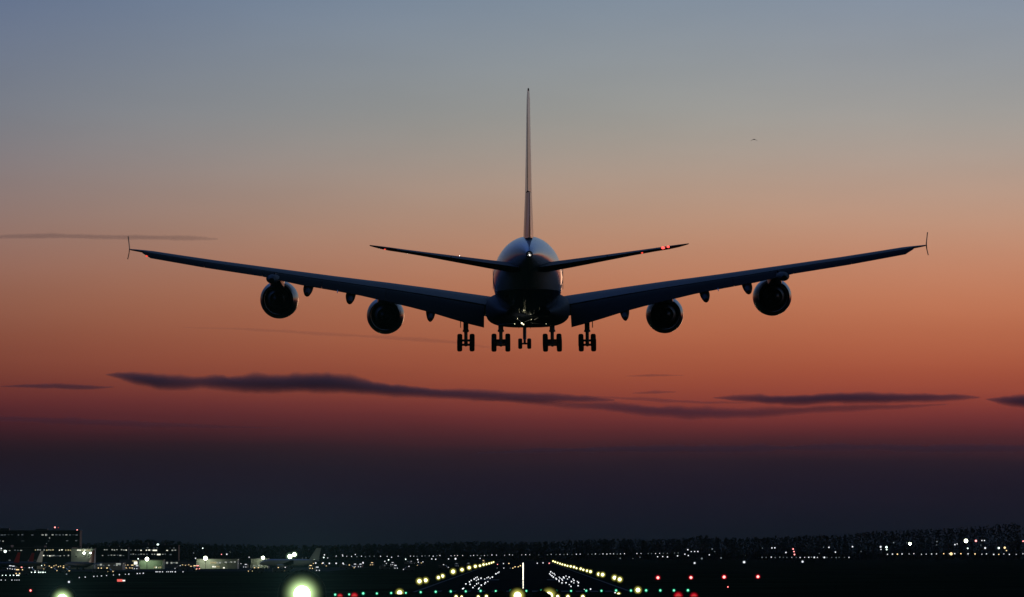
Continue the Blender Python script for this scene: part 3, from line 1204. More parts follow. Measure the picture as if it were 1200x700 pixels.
# the tall dark terminal at far left
b, h, w = building('terminal_building', -46, 93.5, 622.2, 2600, 12, 'wide dark terminal block with a dim row of windows near its flat roof', 'terminal')
windows(b, 2600, h, row(-44, 92.5, 627, 34, 1.1, (0, 0, 0, 4, 1), .75, .3, .15), E_win)
windows(b, 2600, h, row(-44, 92.5, 634, 26, .9, (4, 4, 0), .35), E_win)
windows(b, 2600, h, [(53, 54.6, 627, 2, 1), (57.6, 58.6, 630.6, 1.2, 1), (3, 4.2, 634.4, 1.3, 1)], E_win, -.09)
for px, py, sz, mm in ((64.4, 618.2, 1.7, E_stop), (90.4, 621.4, 1.5, E_stop), (68.4, 618.4, 1.2, E_rdim), (39.5, 622.4, 1, E_far), (43.6, 622.6, 1.1, E_far)):
    p = W(px, py, 2604)
    m = MB()
    x = p.x - b.location.x
    m.tube((x, 4, h + .3), (x, 4, p.z), .12, n=8)
    m.sphere((x, 4, p.z), sz * pm(2604) * .5, 1)
    m.build('roof_lamp', [M_post, mm], b)
# lower pier in front
b, h, w = building('terminal_pier', -40, 84, 642.2, 2300, 40, 'long low dark terminal pier below the tall block, bright upper window strip', 'terminal')
windows(b, 2300, h, row(0, 30, 645.2, 9, 1.0, (1, 3, 0), .7) + row(41, 84, 644.8, 17, 1.2, (1, 3, 1, 2), .8) + row(50, 84, 651.4, 14, 1.2, (1, 3, 0), .75) + row(-38, 0, 645, 9, 1, (1, 0), .7) + row(2, 48, 657, 12, 1.2, (4, 4, 0), .4), E_win)
# floodlit end hall
b, h, w = building('terminal_hall', 83.4, 110, 643.6, 2240, 10, 'floodlit grey-green end hall of the terminal under a yellow strip', 'terminal', M_pale)
windows(b, 2240, h, row(90, 106, 644.9, 6, 1.4, (2, 2, 3), .95, .1, .05) + row(84, 110, 652, 7, .8, (4,), .6), E_win)
lamp('wall_floodlight', (w * .2, -4.5, h * .86), 320, (.86, 1.0, .72), .5, b)
for px, py, sz in ((98.5, 648.4, 2.6), (106, 648.2, 1.7)):
    p = W(px, py, 2236)
    m = MB()
    m.box(p.x - b.location.x - .15, p.x - b.location.x + .15, -4, 0, p.z - .1, p.z + .1)
    m.sphere((p.x - b.location.x, -4, p.z), sz * pm(2236) * .5, 1, sy=.6)
    m.build('wall_lamp', [M_post, E_flood], b)
# background blocks between terminal and hangars
b, h, w = building('office_block', 112, 150, 641.8, 2700, 10, 'dark office block with two scattered window rows right of the terminal', 'building')
windows(b, 2700, h, row(116, 150, 644.6, 12, 1.1, (1, 1, 3, 0), .75) + row(116, 150, 651, 10, 1, (0, 1, 4), .5), E_win)
b, h, w = building('office_block', 150, 209, 639.6, 2740, 10, 'longer dark office block with a lamp on its roof, behind the green shed', 'building')
windows(b, 2740, h, row(152, 207, 645, 18, 1.1, (1, 0, 3), .6) + row(152, 208, 649.8, 18, 1.1, (1, 1, 3, 0), .7) + row(160, 206, 642.4, 12, .9, (4, 0), .4), E_win)
windows(b, 2740, h, [(184, 188, 650, 1.5, 3), (179, 184, 645.1, 1.4, 3)], E_win, -.09)
p = W(185, 638.6, 2744)
m = MB()
m.tube((p.x - b.location.x, 4, h + .3), (p.x - b.location.x, 4, p.z), .12, n=8)
m.sphere((p.x - b.location.x, 4, p.z), .75, 1)
m.build('roof_lamp', [M_post, E_cool], b)


def shed(px0, px1, ytop, D, label, wallm, name='hangar', lamps=(), strips=(), power=1500, col=(.9, 1, .62)):
    b, h, w = building(name, px0, px1, ytop, D, 14, label, 'hangar', wallm, parapet=False)
    # roll doors as thin proud sheets
    n = max(1, int((px1 - px0) / 9))
    for i in range(n):
        x0 = -w + (i + .15) * 2 * w / n
        m = MB()
        m.box(x0, x0 + 1.4 * w / n, -.12, -.03, 0, h * .78)
        m.build('roll_door', wallm, b)
    windows(b, D, h, strips, E_win, -.14)
    for px, py, sz in lamps:
        p = W(px, py, D)
        x = p.x - b.location.x
        m = MB()
        m.tube((x, -5, 0), (x, -5, p.z), .12, n=8)
        m.sphere((x, -5, p.z), sz * pm(D) * .5, 1, 12, 8, sy=.6)
        m.build('mast_lamp', [M_post, E_flood], b)
        lamp('mast_floodlight', (x, -7.5, min(p.z, h) * .85), power, col, .4, b)
    return b, h, w


shed(163, 190.5, 657.0, 2220, 'floodlit green shed with a lamp mast, right of the parked pale jet', M_green, lamps=((173.2, 655.4, 4.2),),
     strips=row(180, 190, 665.2, 4, 1.6, (2, 3), .9) + row(145.5, 162, 665.8, 7, 1.5, (2, 3), .8), power=900)
shed(190.8, 230, 658.2, 2300, 'long low dim shed between the two floodlit ones', M_pale, lamps=(), strips=row(192, 208, 659.8, 6, 1.8, (0, 1, 4), .8, .15, .1) + row(211, 229, 665, 8, 1.2, (2, 4), .6))
shed(230.3, 278, 655.6, 2260, 'floodlit yellowish shed with a bright lamp mast near its left end', M_pale, lamps=((241.6, 654.3, 4.4),),
     strips=row(246, 259, 659.6, 5, 2.4, (2, 1), 1, .2, .05) + row(244, 258, 664.2, 6, 1.6, (2, 3), .9) + row(260, 277, 658.8, 5, 1.2, (0, 1), .8) + [(261.4, 263.4, 665.6, 1.4, 3)], power=1100)
b, h, w = building('annexe', 140, 161.5, 656.8, 2330, 25, 'low annexe with a bright window, left of the green shed', 'building', M_pale, parapet=False)
windows(b, 2330, h, [(157, 161, 660, 3.4, 3), (155, 160.5, 657.6, 1, 2)] + row(141, 156, 664, 5, 1.2, (2, 0), .6), E_win)
shed(294, 314, 655.2, 2380, 'pale shed with a lamp mast beside the long parked jet', M_pale, lamps=((308.9, 653.8, 3.6),), strips=row(296, 312, 663, 5, 1.0, (1, 0), .7), power=600)
for px, py, sz, lab in ((339.8, 652.3, 4.6, 'greenish floodlight on a tall mast above the long parked jet, lower of two'), (345, 650.0, 3.8, 'greenish floodlight on a tall mast above the long parked jet, upper of two')):
    root, p = approach_light(px, py, sz, lab, 2350, E_flood, E_mast_h, 'floodlight', 'floodlight_mast')
    lamp('floodlight_beam', (0, -3, p.z), 900, (.82, 1.0, .72), .5, root)

# ---- parked jets ---------------------------------------------------------
M_redfin = mat('red_fin_paint', (0.5, 0.035, 0.03), 0.35, coat=.3, var=.1)
M_jet = mat('jet_white_paint', (0.62, 0.66, 0.62), 0.35, coat=.3, var=.06)


def jet(px_tail, ybase_top, D, heading, L, finm, label, fus_m=None, fin_h=None):
    """parked jet; heading 0 = nose away from the camera, 90 = nose to the right"""
    p = W(px_tail, ybase_top, D)
    root = empty('parked_airliner', (p.x, D, 0), label, 'airliner')
    root.rotation_euler = (0, 0, -R(heading))
    r = L * .055
    z = r + L * .05
    m = MB()
    ringsj = []
    for t, k, dzz in ((0, .12, .55), (.05, .3, .45), (.14, .62, .28), (.26, .95, .04), (.35, 1, 0), (.8, 1, 0), (.9, .86, -.06), (.96, .55, -.2), (1, .08, -.34)):
        ringsj.append([(r * k * math.cos(2 * math.pi * i / 20), t * L, z + dzz * r + r * k * math.sin(2 * math.pi * i / 20)) for i in range(20)])
    m.loft(ringsj)
    f = m.build('fuselage', fus_m or M_jet, root)
    h = fin_h or L * .17
    m = MB()
    rr = []
    for zz, y0, y1, t in ((z + r * .8, L * .17, L * .005, .35), (z + r + h, L * .045, -L * .03, .12)):
        rr.append([(0, y0, zz), (t, (y0 * .6 + y1 * .4), zz), (.03, y1, zz), (-.03, y1, zz), (-t, (y0 * .6 + y1 * .4), zz)])
    m.loft(rr)
    m.build('fin', finm, root)
    for sgn in (-1, 1):
        m = MB()
        rr = []
        for x, y0, y1, zz, t in ((r * .5, L * .62, L * .42, z - r * .5, .5), (L * .45, L * .40, L * .35, z + L * .035, .12)):
            rr.append([(sgn * x, y0, zz), (sgn * x, (y0 + y1) / 2, zz + t), (sgn * x, y1, zz), (sgn * x, (y0 + y1) / 2, zz - t)])
        m.loft(rr, smooth=False)
        wg = m.build('wing', M_grey, root)
        m = MB()
        m.lathe_y((sgn * L * .16, L * .56, z - r * 1.05), [(0, r * .2), (0, r * .42), (L * .04, r * .52), (L * .1, r * .52), (L * .115, r * .44), (L * .09, .02)], 16)
        m.build('engine', M_jet, wg)
        m = MB()
        rr = []
        for x, y0, y1, zz, t in ((r * .3, L * .12, L * .03, z + r * .35, .2), (L * .17, L * .055, L * .02, z + r * .6, .06)):
            rr.append([(sgn * x, y0, zz), (sgn * x, (y0 + y1) / 2, zz + t), (sgn * x, y1, zz), (sgn * x, (y0 + y1) / 2, zz - t)])
        m.loft(rr, smooth=False)
        m.build('tailplane', M_grey, root)
        m = MB()
        m.tube((sgn * L * .07, L * .46, 0), (sgn * L * .07, L * .46, z - r * .4), .15, n=8)
        m.tube((sgn * L * .07 - .35, L * .46, .6), (sgn * L * .07 + .35, L * .46, .6), .6, n=14)
        m.build('landing_gear', M_tyre, root)
    m = MB()
    m.tube((0, L * .88, 0), (0, L * .88, z - r * .6), .12, n=8)
    m.tube((-.25, L * .88, .45), (.25, L * .88, .45), .45, n=12)
    m.build('landing_gear', M_tyre, root)
    return root


def jet_px(px_tail, D, heading, L, finm, label, **k):
    return jet(px_tail, 660, D, heading, L, finm, label, **k)


jet_px(22.5, 2120, -50, 26, M_redfin, 'parked jet with a red tail fin, the leftmost of the pier jets', fus_m=M_under, fin_h=5.0)
jet_px(39.0, 2140, -50, 26, M_redfin, 'parked jet with a red tail fin, beside the jet with the white fin', fus_m=M_under, fin_h=4.8)
jet_px(49.5, 2110, -50, 27, M_jet, 'parked jet with a pale fin standing at the dark pier', fus_m=M_under, fin_h=5.6)
jet_px(110.0, 2060, -40, 27, M_redfin, 'dark parked jet with a red tail fin in front of the floodlit hall corner', fus_m=M_under, fin_h=6.0)
b, h, w = building('annexe', 112.5, 143.5, 660.2, 2120, 16, 'long pale low annexe with white lit windows, right of the red-finned jet by the hall', 'building', M_pale, parapet=False)
windows(b, 2120, h, row(114, 142, 662.6, 9, 1.4, (1, 0, 0, 4), .7) + [(136, 141.5, 661, 1.6, 1), (117, 119.5, 662, 2, 1)], E_win)
jet_px(374.0, 2250, -84, 34, M_jet, 'long pale parked jet with a grey fin, below the pair of floodlights', fin_h=6.2)
lamp('apron_fill', W(130, 652, 2020), 900, (.85, 1, .8), .4)
lamp('apron_fill', W(350, 652, 2225), 700, (.8, 1, .75), .4)
lamp('apron_fill', W(30, 655, 2085), 3600, (1, .9, .7), .4)  # added fill lamp that lightens the terminal fronts

# ---- red guidance sign, lit vehicles ------------------------------------
p = G(142, 684.2)
root = empty('taxiway_sign', (p.x, p.y, 0), 'lit red and white taxiway sign on the dark grass at left', 'sign')
s_ = pm(p.y)
m = MB()
m.box(-5 * s_, 5 * s_, 0, .5, .5, .5 + 3.6 * s_)
m.box(-4 * s_, -3.8 * s_, .1, .3, 0, .5)
m.box(3.8 * s_, 4 * s_, .1, .3, 0, .5)
m.build('sign_box', M_dark, root)
m = MB()
m.box(-4.8 * s_, 1.5 * s_, -.03, -.002, .6, .4 + 3.6 * s_)
m.build('sign_face', E_sign_r, root)
m = MB()
m.box(1.6 * s_, 4.6 * s_, -.03, -.002, .7, .3 + 3.2 * s_)
m.build('sign_face', E_sign_w, root)

# small lamps round the apron and along the perimeter roads -----------------
EM = {'w': E_far, 'y': E_warm, 'g': E_cool, 'd': E_dim, 'r': E_stop, 'f': E_flood}
PH = {}


def street(px, py, D, sz, kind, label, cat, group, name='street_lamp', z0=0.0):
    p = W(px, py, D)
    r = sz * pm(D) * .5
    hh = max(.3, p.z - z0)
    m = MB()
    m.tube((0, .1, 0), (0, .1, hh), .11, .07, 6, 0)
    m.box(-.06, .06, -.5, .16, hh + r * .35, hh + r * .35 + .12)
    m.sphere((0, -.3, hh), r, 1, 8, 5, sy=.7)
    o = bpy.data.objects.new(name, m.mesh(name, [M_post, EM[kind]]))
    link(o)
    o.location = (p.x, D, z0)
    return tag(o, label, cat, group)


rs = random.Random(11)
# far road: a level string of lamps across the middle distance
x = 481.0
while x < 796:
    if rs.random() < .86:
        py = 651.9 - (x - 481) / 315 * 3.5 + rs.uniform(-.35, .35)
        street(x, py, 4600 + rs.uniform(-60, 60), rs.uniform(.7, 1.15), rs.choice('wwwd'), 'tiny white lamp in the level string beyond the runway end', 'street lamp', 'lamps of the far road beyond the runway')
    x += rs.uniform(3.4, 6.0)
x = 394.0
while x < 470:
    street(x, 652.6 + rs.uniform(-.9, .6), 4300, rs.uniform(.8, 1.2), rs.choice('wwd'), 'tiny white lamp in the uneven string left of the far road', 'street lamp', 'lamps of the road left of the runway')
    x += rs.uniform(4.5, 8)
x = 1040.0
while x < 1215:
    street(x, 649.4 + rs.uniform(-.5, .5), 4000, rs.uniform(.9, 1.6), rs.choice('wwyw'), 'small white lamp in the level string at far right', 'street lamp', 'perimeter lamps at far right')
    x += rs.uniform(5, 9)
x = 893.0
while x < 1000:
    street(x, 653.3 + rs.uniform(-.25, .25), 3600, rs.uniform(.7, 1.4), rs.choice('wdd'), 'tiny lamp in the faint low string at right', 'street lamp', 'perimeter lamps right of the runway')
    x += rs.uniform(3, 7)
# apron edge row of whites
for x in (361, 370, 378.5, 386, 394, 402, 425.5):
    street(x, 660.1 + rs.uniform(-.3, .3), 2600, 1.7, 'w', 'white lamp in the evenly spaced row right of the long parked jet', 'apron lamp', 'apron edge lamps right of the long parked jet')
for x in (93, 100, 110, 114, 119, 125, 133, 140, 147, 151, 161, 164, 168):
    street(x, 678 - (x - 93) * .065 + rs.uniform(-.3, .3), 1420 + (x - 93) * 4, rs.uniform(.9, 1.5), 'w', 'small white lamp in the rising taxiway row at left', 'taxiway light', 'taxiway lamps at left', 'taxiway_light')
for x in (183, 185, 187.5, 190.5, 195.5, 197.5, 200, 202, 205.5, 214.5):
    street(x, 670.7 + rs.uniform(-.35, .2), 1850, rs.uniform(1, 1.5), 'w', 'small white lamp in the tight row before the floodlit sheds', 'taxiway light', 'taxiway lamps before the sheds', 'taxiway_light')
for x in (-6, -1, 3, 7, 12, 16, 20, 22):
    street(x, (675 if x < 13 else 674.8) + rs.uniform(-.3, .3), 1560, rs.uniform(.9, 1.4), 'g', 'pale green-white lamp in the row at the far left edge', 'taxiway light', 'taxiway lamps at the far left edge', 'taxiway_light')
for x in (1.5, 6.5, 14, 17.5, 20, 22.5):
    street(x, 680.8 + rs.uniform(-.4, .3), 1290, rs.uniform(.8, 1.3), 'w', 'dim white lamp in the lowest row at far left', 'taxiway light', 'lowest taxiway lamps at far left', 'taxiway_light')
for x in (37, 41, 45.5, 48, 50.5, 53):
    street(x, 671.7 + rs.uniform(-.4, .4), 1800, rs.uniform(1, 1.5), 'g', 'greenish lamp in the row under the pale-finned jet', 'taxiway light', 'green-white lamps under the pale-finned jet', 'taxiway_light')

# apron vehicles: small vans with work lamps
M_van = mat('vehicle_paint', (0.2, 0.2, 0.19), 0.4, coat=.3, var=.1)
M_glass = mat('vehicle_glass', (0.02, 0.025, 0.03), 0.1)


def van(px, py, D, kind, label, length=5.2, heading=90, group=None):
    p = G(px, py) if D is None else W(px, py, D)
    root = empty('service_vehicle', (p.x, p.y, 0), label, 'vehicle', group)
    root.rotation_euler = (0, 0, -R(heading))
    L = length
    m = MB()
    prof = [(-L / 2, .45), (-L / 2, 2.1), (L * .22, 2.15), (L * .36, 1.35), (L / 2, 1.2), (L / 2, .45)]
    m.loft([[(sx, y_, z_) for y_, z_ in prof] for sx in (-.95, .95)], smooth=False)
    body = m.build('body', M_van, root)
    m = MB()
    m.loft([[(sx, y_, z_) for y_, z_ in ((L * .12, 1.4), (L * .12, 1.95), (L * .235, 2.0), (L * .335, 1.4))] for sx in (-.965, .965)], smooth=False)
    m.build('window', M_glass, root)
    for sy in (-.3, .3):
        for sx in (-1, 1):
            m = MB()
            m.tube((sx * .75, sy * L, .36), (sx * 1.0, sy * L, .36), .36, n=14)
            m.build('wheel', M_tyre, root)
    for sx in (-1, 1):
        m = MB()
        m.sphere((sx * .65, L / 2 + .03, .85), .22, 0, 8, 5, sy=.4)
        m.build('headlight', EM[kind], root)
    m = MB()
    m.box(-.6, .6, -.25, .05, 2.16, 2.5, 0)
    m.build('work_lamp', EM[kind], root)
    return root


VANS = [(12, 668, 'w'), (15.6, 668.6, 'w'), (19.2, 667.4, 'w'), (25.5, 670.4, 'r'), (20.5, 674.2, 'y'), (26, 674.2, 'y'), (34.6, 671, 'w'), (38, 670.6, 'w'),
        (52, 667, 'y'), (55, 665.6, 'y'), (57.5, 668.4, 'y'), (60.5, 670.6, 'y'), (63, 668.2, 'y'), (65.5, 667, 'y'), (68.2, 669.6, 'y'), (71, 668.6, 'y'), (74.4, 668.2, 'y'), (74.6, 670.8, 'y'), (49, 667.6, 'g'),
        (115.5, 671.6, 'y'), (119, 671.8, 'y'), (125.6, 671.6, 'y'), (146, 667, 'y'), (150, 666.8, 'y'), (155, 667, 'y'), (160.5, 668, 'w'),
        (211, 667.8, 'w'), (214, 666.6, 'y'), (217.5, 667.2, 'y'), (221, 666.4, 'y'), (224, 668.8, 'y'), (228, 668, 'y'), (231.6, 668, 'r'), (282.5, 664.6, 'w'), (288, 665.8, 'w'), (300.5, 665.2, 'w'),
        (298, 671.2, 'y'), (302.5, 671.2, 'y'), (326.4, 670.8, 'y'), (334, 670.4, 'w'), (315, 662.2, 'w'), (338, 662.4, 'r'), (364, 667.6, 'y'), (367.4, 664.4, 'y'), (371.8, 670.2, 'w'), (377.6, 664.4, 'y'), (403, 665.6, 'w'),
        (409.6, 666.8, 'y'), (416, 665.4, 'w'), (422.4, 665.4, 'w'), (436, 663, 'y'), (453, 664.4, 'w'), (460, 662.8, 'w'), (463.4, 667.4, 'w'), (451, 667.4, 'd'), (479, 669, 'w'), (478, 661.2, 'd'), (482, 661, 'w'), (493.6, 663.6, 'y'), (520, 666.4, 'w'), (535, 664.4, 'd'), (549, 664, 'd'), (566.5, 659.6, 'y')]
KW = {'w': 'white', 'y': 'yellow', 'g': 'greenish', 'd': 'dim', 'r': 'red'}


def where(px):
    for lim, t in ((30, 'by the red-finned jets'), (48, 'under the pale-finned jet'), (80, 'in the yellow cluster before the floodlit hall'), (130, 'before the red-finned pale jet'), (162, 'before the annexe'),
                   (235, 'before the low dim shed'), (292, 'right of the yellowish shed'), (312, 'before the pale shed'), (345, 'below the twin floodlights'), (385, 'below the grey fin of the long jet'),
                   (430, 'on the apron right of the long jet'), (470, 'on the dark apron midway to the runway'), (510, 'on the dark apron left of the edge lamps')):
        if px < lim:
            return t
    return 'behind the left edge lamps'


from collections import Counter
cnt = Counter((KW[k], where(px)) for px, py, k in VANS)
for px, py, k in VANS:
    key = (KW[k], where(px))
    lab = 'service van showing %s work lamps %s' % key
    van(px, py + .5, None, k, lab, heading=random.choice((80, 100, 170, 190, 260)), group=('%s-lit vans %s' % key) if cnt[key] > 1 else None)

# lone lamps: each with its own place
LONE = [(1.5, 643, 2280, 1.6, 'w', 'white lamp at the far left edge above the pier'), (6.2, 646.4, 2280, 3.2, 'g', 'bright lamp on a post at the far left end of the pier'),
        (54.6, 637.2, 2560, .9, 'd', 'faint lamp against the dark middle of the terminal block'),
        (237.6, 642.6, 2700, 1.2, 'g', 'small lamp on a pole behind the yellowish shed'), (227, 648.2, 2700, 1.2, 'd', 'dim lamp behind the low dim shed'), (259.6, 649.8, 2700, 1, 'r', 'tiny reddish lamp behind the yellowish shed'),
        (265.8, 649.7, 2700, 1.6, 'w', 'white lamp behind the right end of the yellowish shed'), (162, 655, 2260, 1.3, 'g', 'small lamp left of the green shed mast'),
        (229.2, 654.4, 2262, 1.4, 'w', 'small white lamp at the left corner of the yellowish shed'), (292, 653.2, 2500, 1.2, 'w', 'small lamp left of the pale shed'),
        (354.4, 654.4, 2600, .9, 'd', 'faint lamp left of the long jet fin'), (358.6, 654, 2600, .9, 'd', 'faint lamp against the long jet fin'), (380.2, 650.4, 2700, 1.4, 'w', 'white lamp just right of the long jet fin, upper'),
        (379.4, 653.5, 2700, 1.3, 'g', 'white lamp just right of the long jet fin, lower'), (384, 654, 2700, 1, 'w', 'small lamp second right of the long jet fin'), (401.4, 650.6, 4000, 1.2, 'w', 'lamp standing above the uneven string'),
        (416.4, 650, 4000, 1.1, 'w', 'lamp above the uneven string near its middle'),
        (475.4, 655.6, 3600, 1.2, 'g', 'lone greenish lamp below the gap between the strings'), (489.4, 656, 3600, 1.5, 'w', 'white lamp above the dark apron, left of the pair'), (490.2, 659, 3000, 1.2, 'w', 'small white lamp under another by the dark apron'),
        (495.6, 658.6, 3000, 1.1, 'w', 'small white lamp over an orange-lit van'), (506, 655.2, 3500, 1.3, 'w', 'left lamp of a close pair under the far road'), (510.6, 655.6, 3500, 1.3, 'w', 'right lamp of a close pair under the far road'),
        (525.6, 655.2, 3500, 1.3, 'w', 'white lamp left of the brightest one under the far road'), (533.8, 655, 3500, 2.2, 'w', 'brightest white lamp under the far road string'), (562.6, 654.6, 3500, 1.1, 'w', 'small lamp under the far road above the left edge lamps'),
        (425.4, 659.4, 3000, 1.5, 'w', 'white lamp on the dark apron right of the even row'), (451, 658, 3000, 1.3, 'w', 'small lamp upper left of a close group on the dark apron'), (455.4, 656.2, 3000, 1.3, 'g', 'small lamp upper right of a close group on the dark apron'),
        (452, 661.4, 2900, 1.2, 'd', 'dim lamp lowest in a close group on the dark apron'),
        (583, 661.6, 3000, .9, 'r', 'tiny red lamp just right of the far left edge lamps'), (590, 660.6, 3000, 1.2, 'w', 'small white lamp between the left edge row and the centreline'), (596.4, 660.4, 3000, 1.2, 'y', 'small warm lamp between the left edge row and the centreline'),
        (601, 667.6, 2300, 1.2, 'y', 'small warm lamp close left of the centreline, lowest'), (603.6, 664.8, 2500, 1.3, 'y', 'warm lamp close left of the centreline, middle'), (607.4, 665.4, 2500, 1.2, 'y', 'warm lamp closest left to the centreline'),
        (609.8, 663.4, 2700, 1.3, 'y', 'warm lamp touching the top of the centreline'), (582.6, 666.4, 2300, 1.0, 'd', 'dim lamp under the left edge row end'), (590.4, 666.2, 2300, 1.1, 'w', 'white lamp under the left edge row end'), (598, 666, 2300, .9, 'd', 'dim lamp left of the warm ones'),
        (629.6, 660.2, 3000, 1.3, 'w', 'white lamp right of the centreline, first of three'), (636.4, 659.8, 3000, 1.3, 'w', 'white lamp right of the centreline, second of three'), (643.6, 660.2, 3000, 1.2, 'r', 'reddish lamp at the head of the right edge row'),
        (726.8, 654.4, 3500, 1.4, 'd', 'grey lamp under the far road right of the runway'), (741.6, 654.6, 3500, .9, 'd', 'faint lamp under the far road, next to a warmer one'), (750, 653.2, 3500, 1.1, 'd', 'dim lamp under the far road'),
        (770.6, 652.6, 3500, 1.3, 'w', 'white lamp under the far road right end, first of three'), (776.6, 652.4, 3500, 1.3, 'w', 'white lamp under the far road right end, second of three'), (782.2, 652.8, 3500, 1.5, 'w', 'white lamp under the far road right end, third of three'),
        (794, 651.6, 3500, 1.5, 'w', 'white lamp past the end of the far road string'), (802.6, 649.6, 3600, 1.4, 'w', 'left lamp of a loose triangle past the far road'), (806, 644.4, 3600, 1.5, 'w', 'topmost lamp of a loose triangle past the far road'),
        (806.6, 651.2, 3600, 1.4, 'w', 'lowest lamp of a loose triangle past the far road'), (810, 646.6, 3700, 1.1, 'w', 'left of three close lamps over the dark trees'), (814, 646.5, 3700, 1.3, 'w', 'middle of three close lamps over the dark trees'),
        (817.8, 646.5, 3700, 1.4, 'w', 'right of three close lamps over the dark trees'), (834.6, 643.5, 3700, 1.6, 'd', 'dim streak of a lamp high over the dark trees'), (831.2, 650.4, 3600, 1.3, 'w', 'white lamp over the grey streak at right'),
        (822.4, 654.7, 3400, 2.2, 'd', 'grey low lamp like a dash at right'), (845, 654, 3400, 1.8, 'd', 'faint grey low lamp at right'), (837.6, 646.6, 3600, 1, 'd', 'faint lamp beside the dim streak'),
        (904.6, 642.3, 3800, 1.5, 'w', 'left of two close white lamps over the dark trees at right'), (908, 642.2, 3800, 1.5, 'w', 'right of two close white lamps over the dark trees at right'), (893.4, 642.5, 3800, 1, 'd', 'faint lamp left of two close white ones'),
        (921, 647.6, 3700, 1.6, 'w', 'white lamp left of the red mast'), (929.4, 643.6, 3700, 1.5, 'r', 'upper red lamp of the lit mast at right'), (930.4, 646.6, 3690, 1.4, 'r', 'middle red lamp of the lit mast at right'), (931, 650, 3680, 1.6, 'r', 'lowest pinkish lamp of the lit mast at right'),
        (954.2, 653.4, 3400, 1.8, 'w', 'whitest lamp in the faint low string at right'), (966, 653.4, 3400, 2.0, 'w', 'white lamp in the faint low string, second bright one'), (960, 648.8, 3700, 1, 'd', 'faint lamp above the low string'), (965, 641.5, 3800, 1.1, 'd', 'faint lamp left of a white one over the trees'),
        (971.4, 641.6, 3800, 1.6, 'w', 'white lamp alone over the dark trees'), (979, 647.2, 3700, 1.5, 'w', 'white lamp half way down from the dark trees'), (999, 640.8, 3800, 1.7, 'w', 'white lamp higher over the dark trees, left of a dim one'), (1009, 646.4, 3700, 1, 'd', 'dim lamp lower right of a white one'),
        (1032, 641, 3600, 2.2, 'w', 'left lamp of a twin pole lamp at right'), (1038.8, 641.4, 3600, 2.4, 'g', 'right lamp of a twin pole lamp at right'), (1032.4, 644, 3590, 1.3, 'w', 'lamp hanging under the left twin'), (1039, 644.2, 3590, 1.5, 'g', 'lamp hanging under the right twin'),
        (1047.2, 636, 3900, 1.5, 'd', 'dim lamp high above the twin pole lamps'), (1066.4, 637.4, 3800, 3.2, 'f', 'yellowish glaring lamp over the dark trees at right'), (1062.6, 636.4, 3810, 1, 'd', 'faint lamp beside the yellowish glaring one'),
        (1098, 634.8, 3900, 1.5, 'd', 'dim lamp high over the dark trees, right'), (1097.6, 638.8, 3890, 1, 'd', 'faint lamp under a dim high one'), (1119, 638.4, 3800, 1.6, 'w', 'left of two slanting white lamps'), (1121.6, 637.6, 3810, 1.1, 'w', 'right of two slanting white lamps'),
        (1132, 634, 3800, 4.2, 'f', 'biggest cold white glaring lamp over the trees at far right'), (1143.6, 634, 3800, 2.4, 'r', 'pinkish lamp right of the biggest glaring one'), (1150.6, 633.6, 3800, 1.3, 'w', 'left of a close pair at far right'), (1153.6, 633.6, 3800, 1.4, 'w', 'right of a close pair at far right'),
        (1149.4, 639, 3700, 1.1, 'd', 'faint lamp below a close pair at far right'), (1154.4, 642.4, 3600, 2.2, 'w', 'white lamp on a pole at far right'), (1134, 642.8, 3600, 1.5, 'g', 'greenish lamp under the biggest glaring one'), (1170.4, 642.4, 3600, 2.2, 'g', 'greenish lamp left of a yellow one at far right'),
        (1177.4, 642, 3600, 2.6, 'y', 'yellow lamp at far right, left of the frame edge'), (1179.4, 645.4, 3590, 1.4, 'y', 'small yellow lamp under a yellow one'), (1199, 634.4, 3800, 1.6, 'r', 'pinkish lamp cut by the right frame edge'), (1114.6, 649.2, 3500, 3.4, 'y', 'yellow glaring lamp in the level string at far right')]
for px, py, D, sz, k, lab in LONE:
    street(px, py, D, sz, k, lab, 'lamp', None, 'lamp_post')

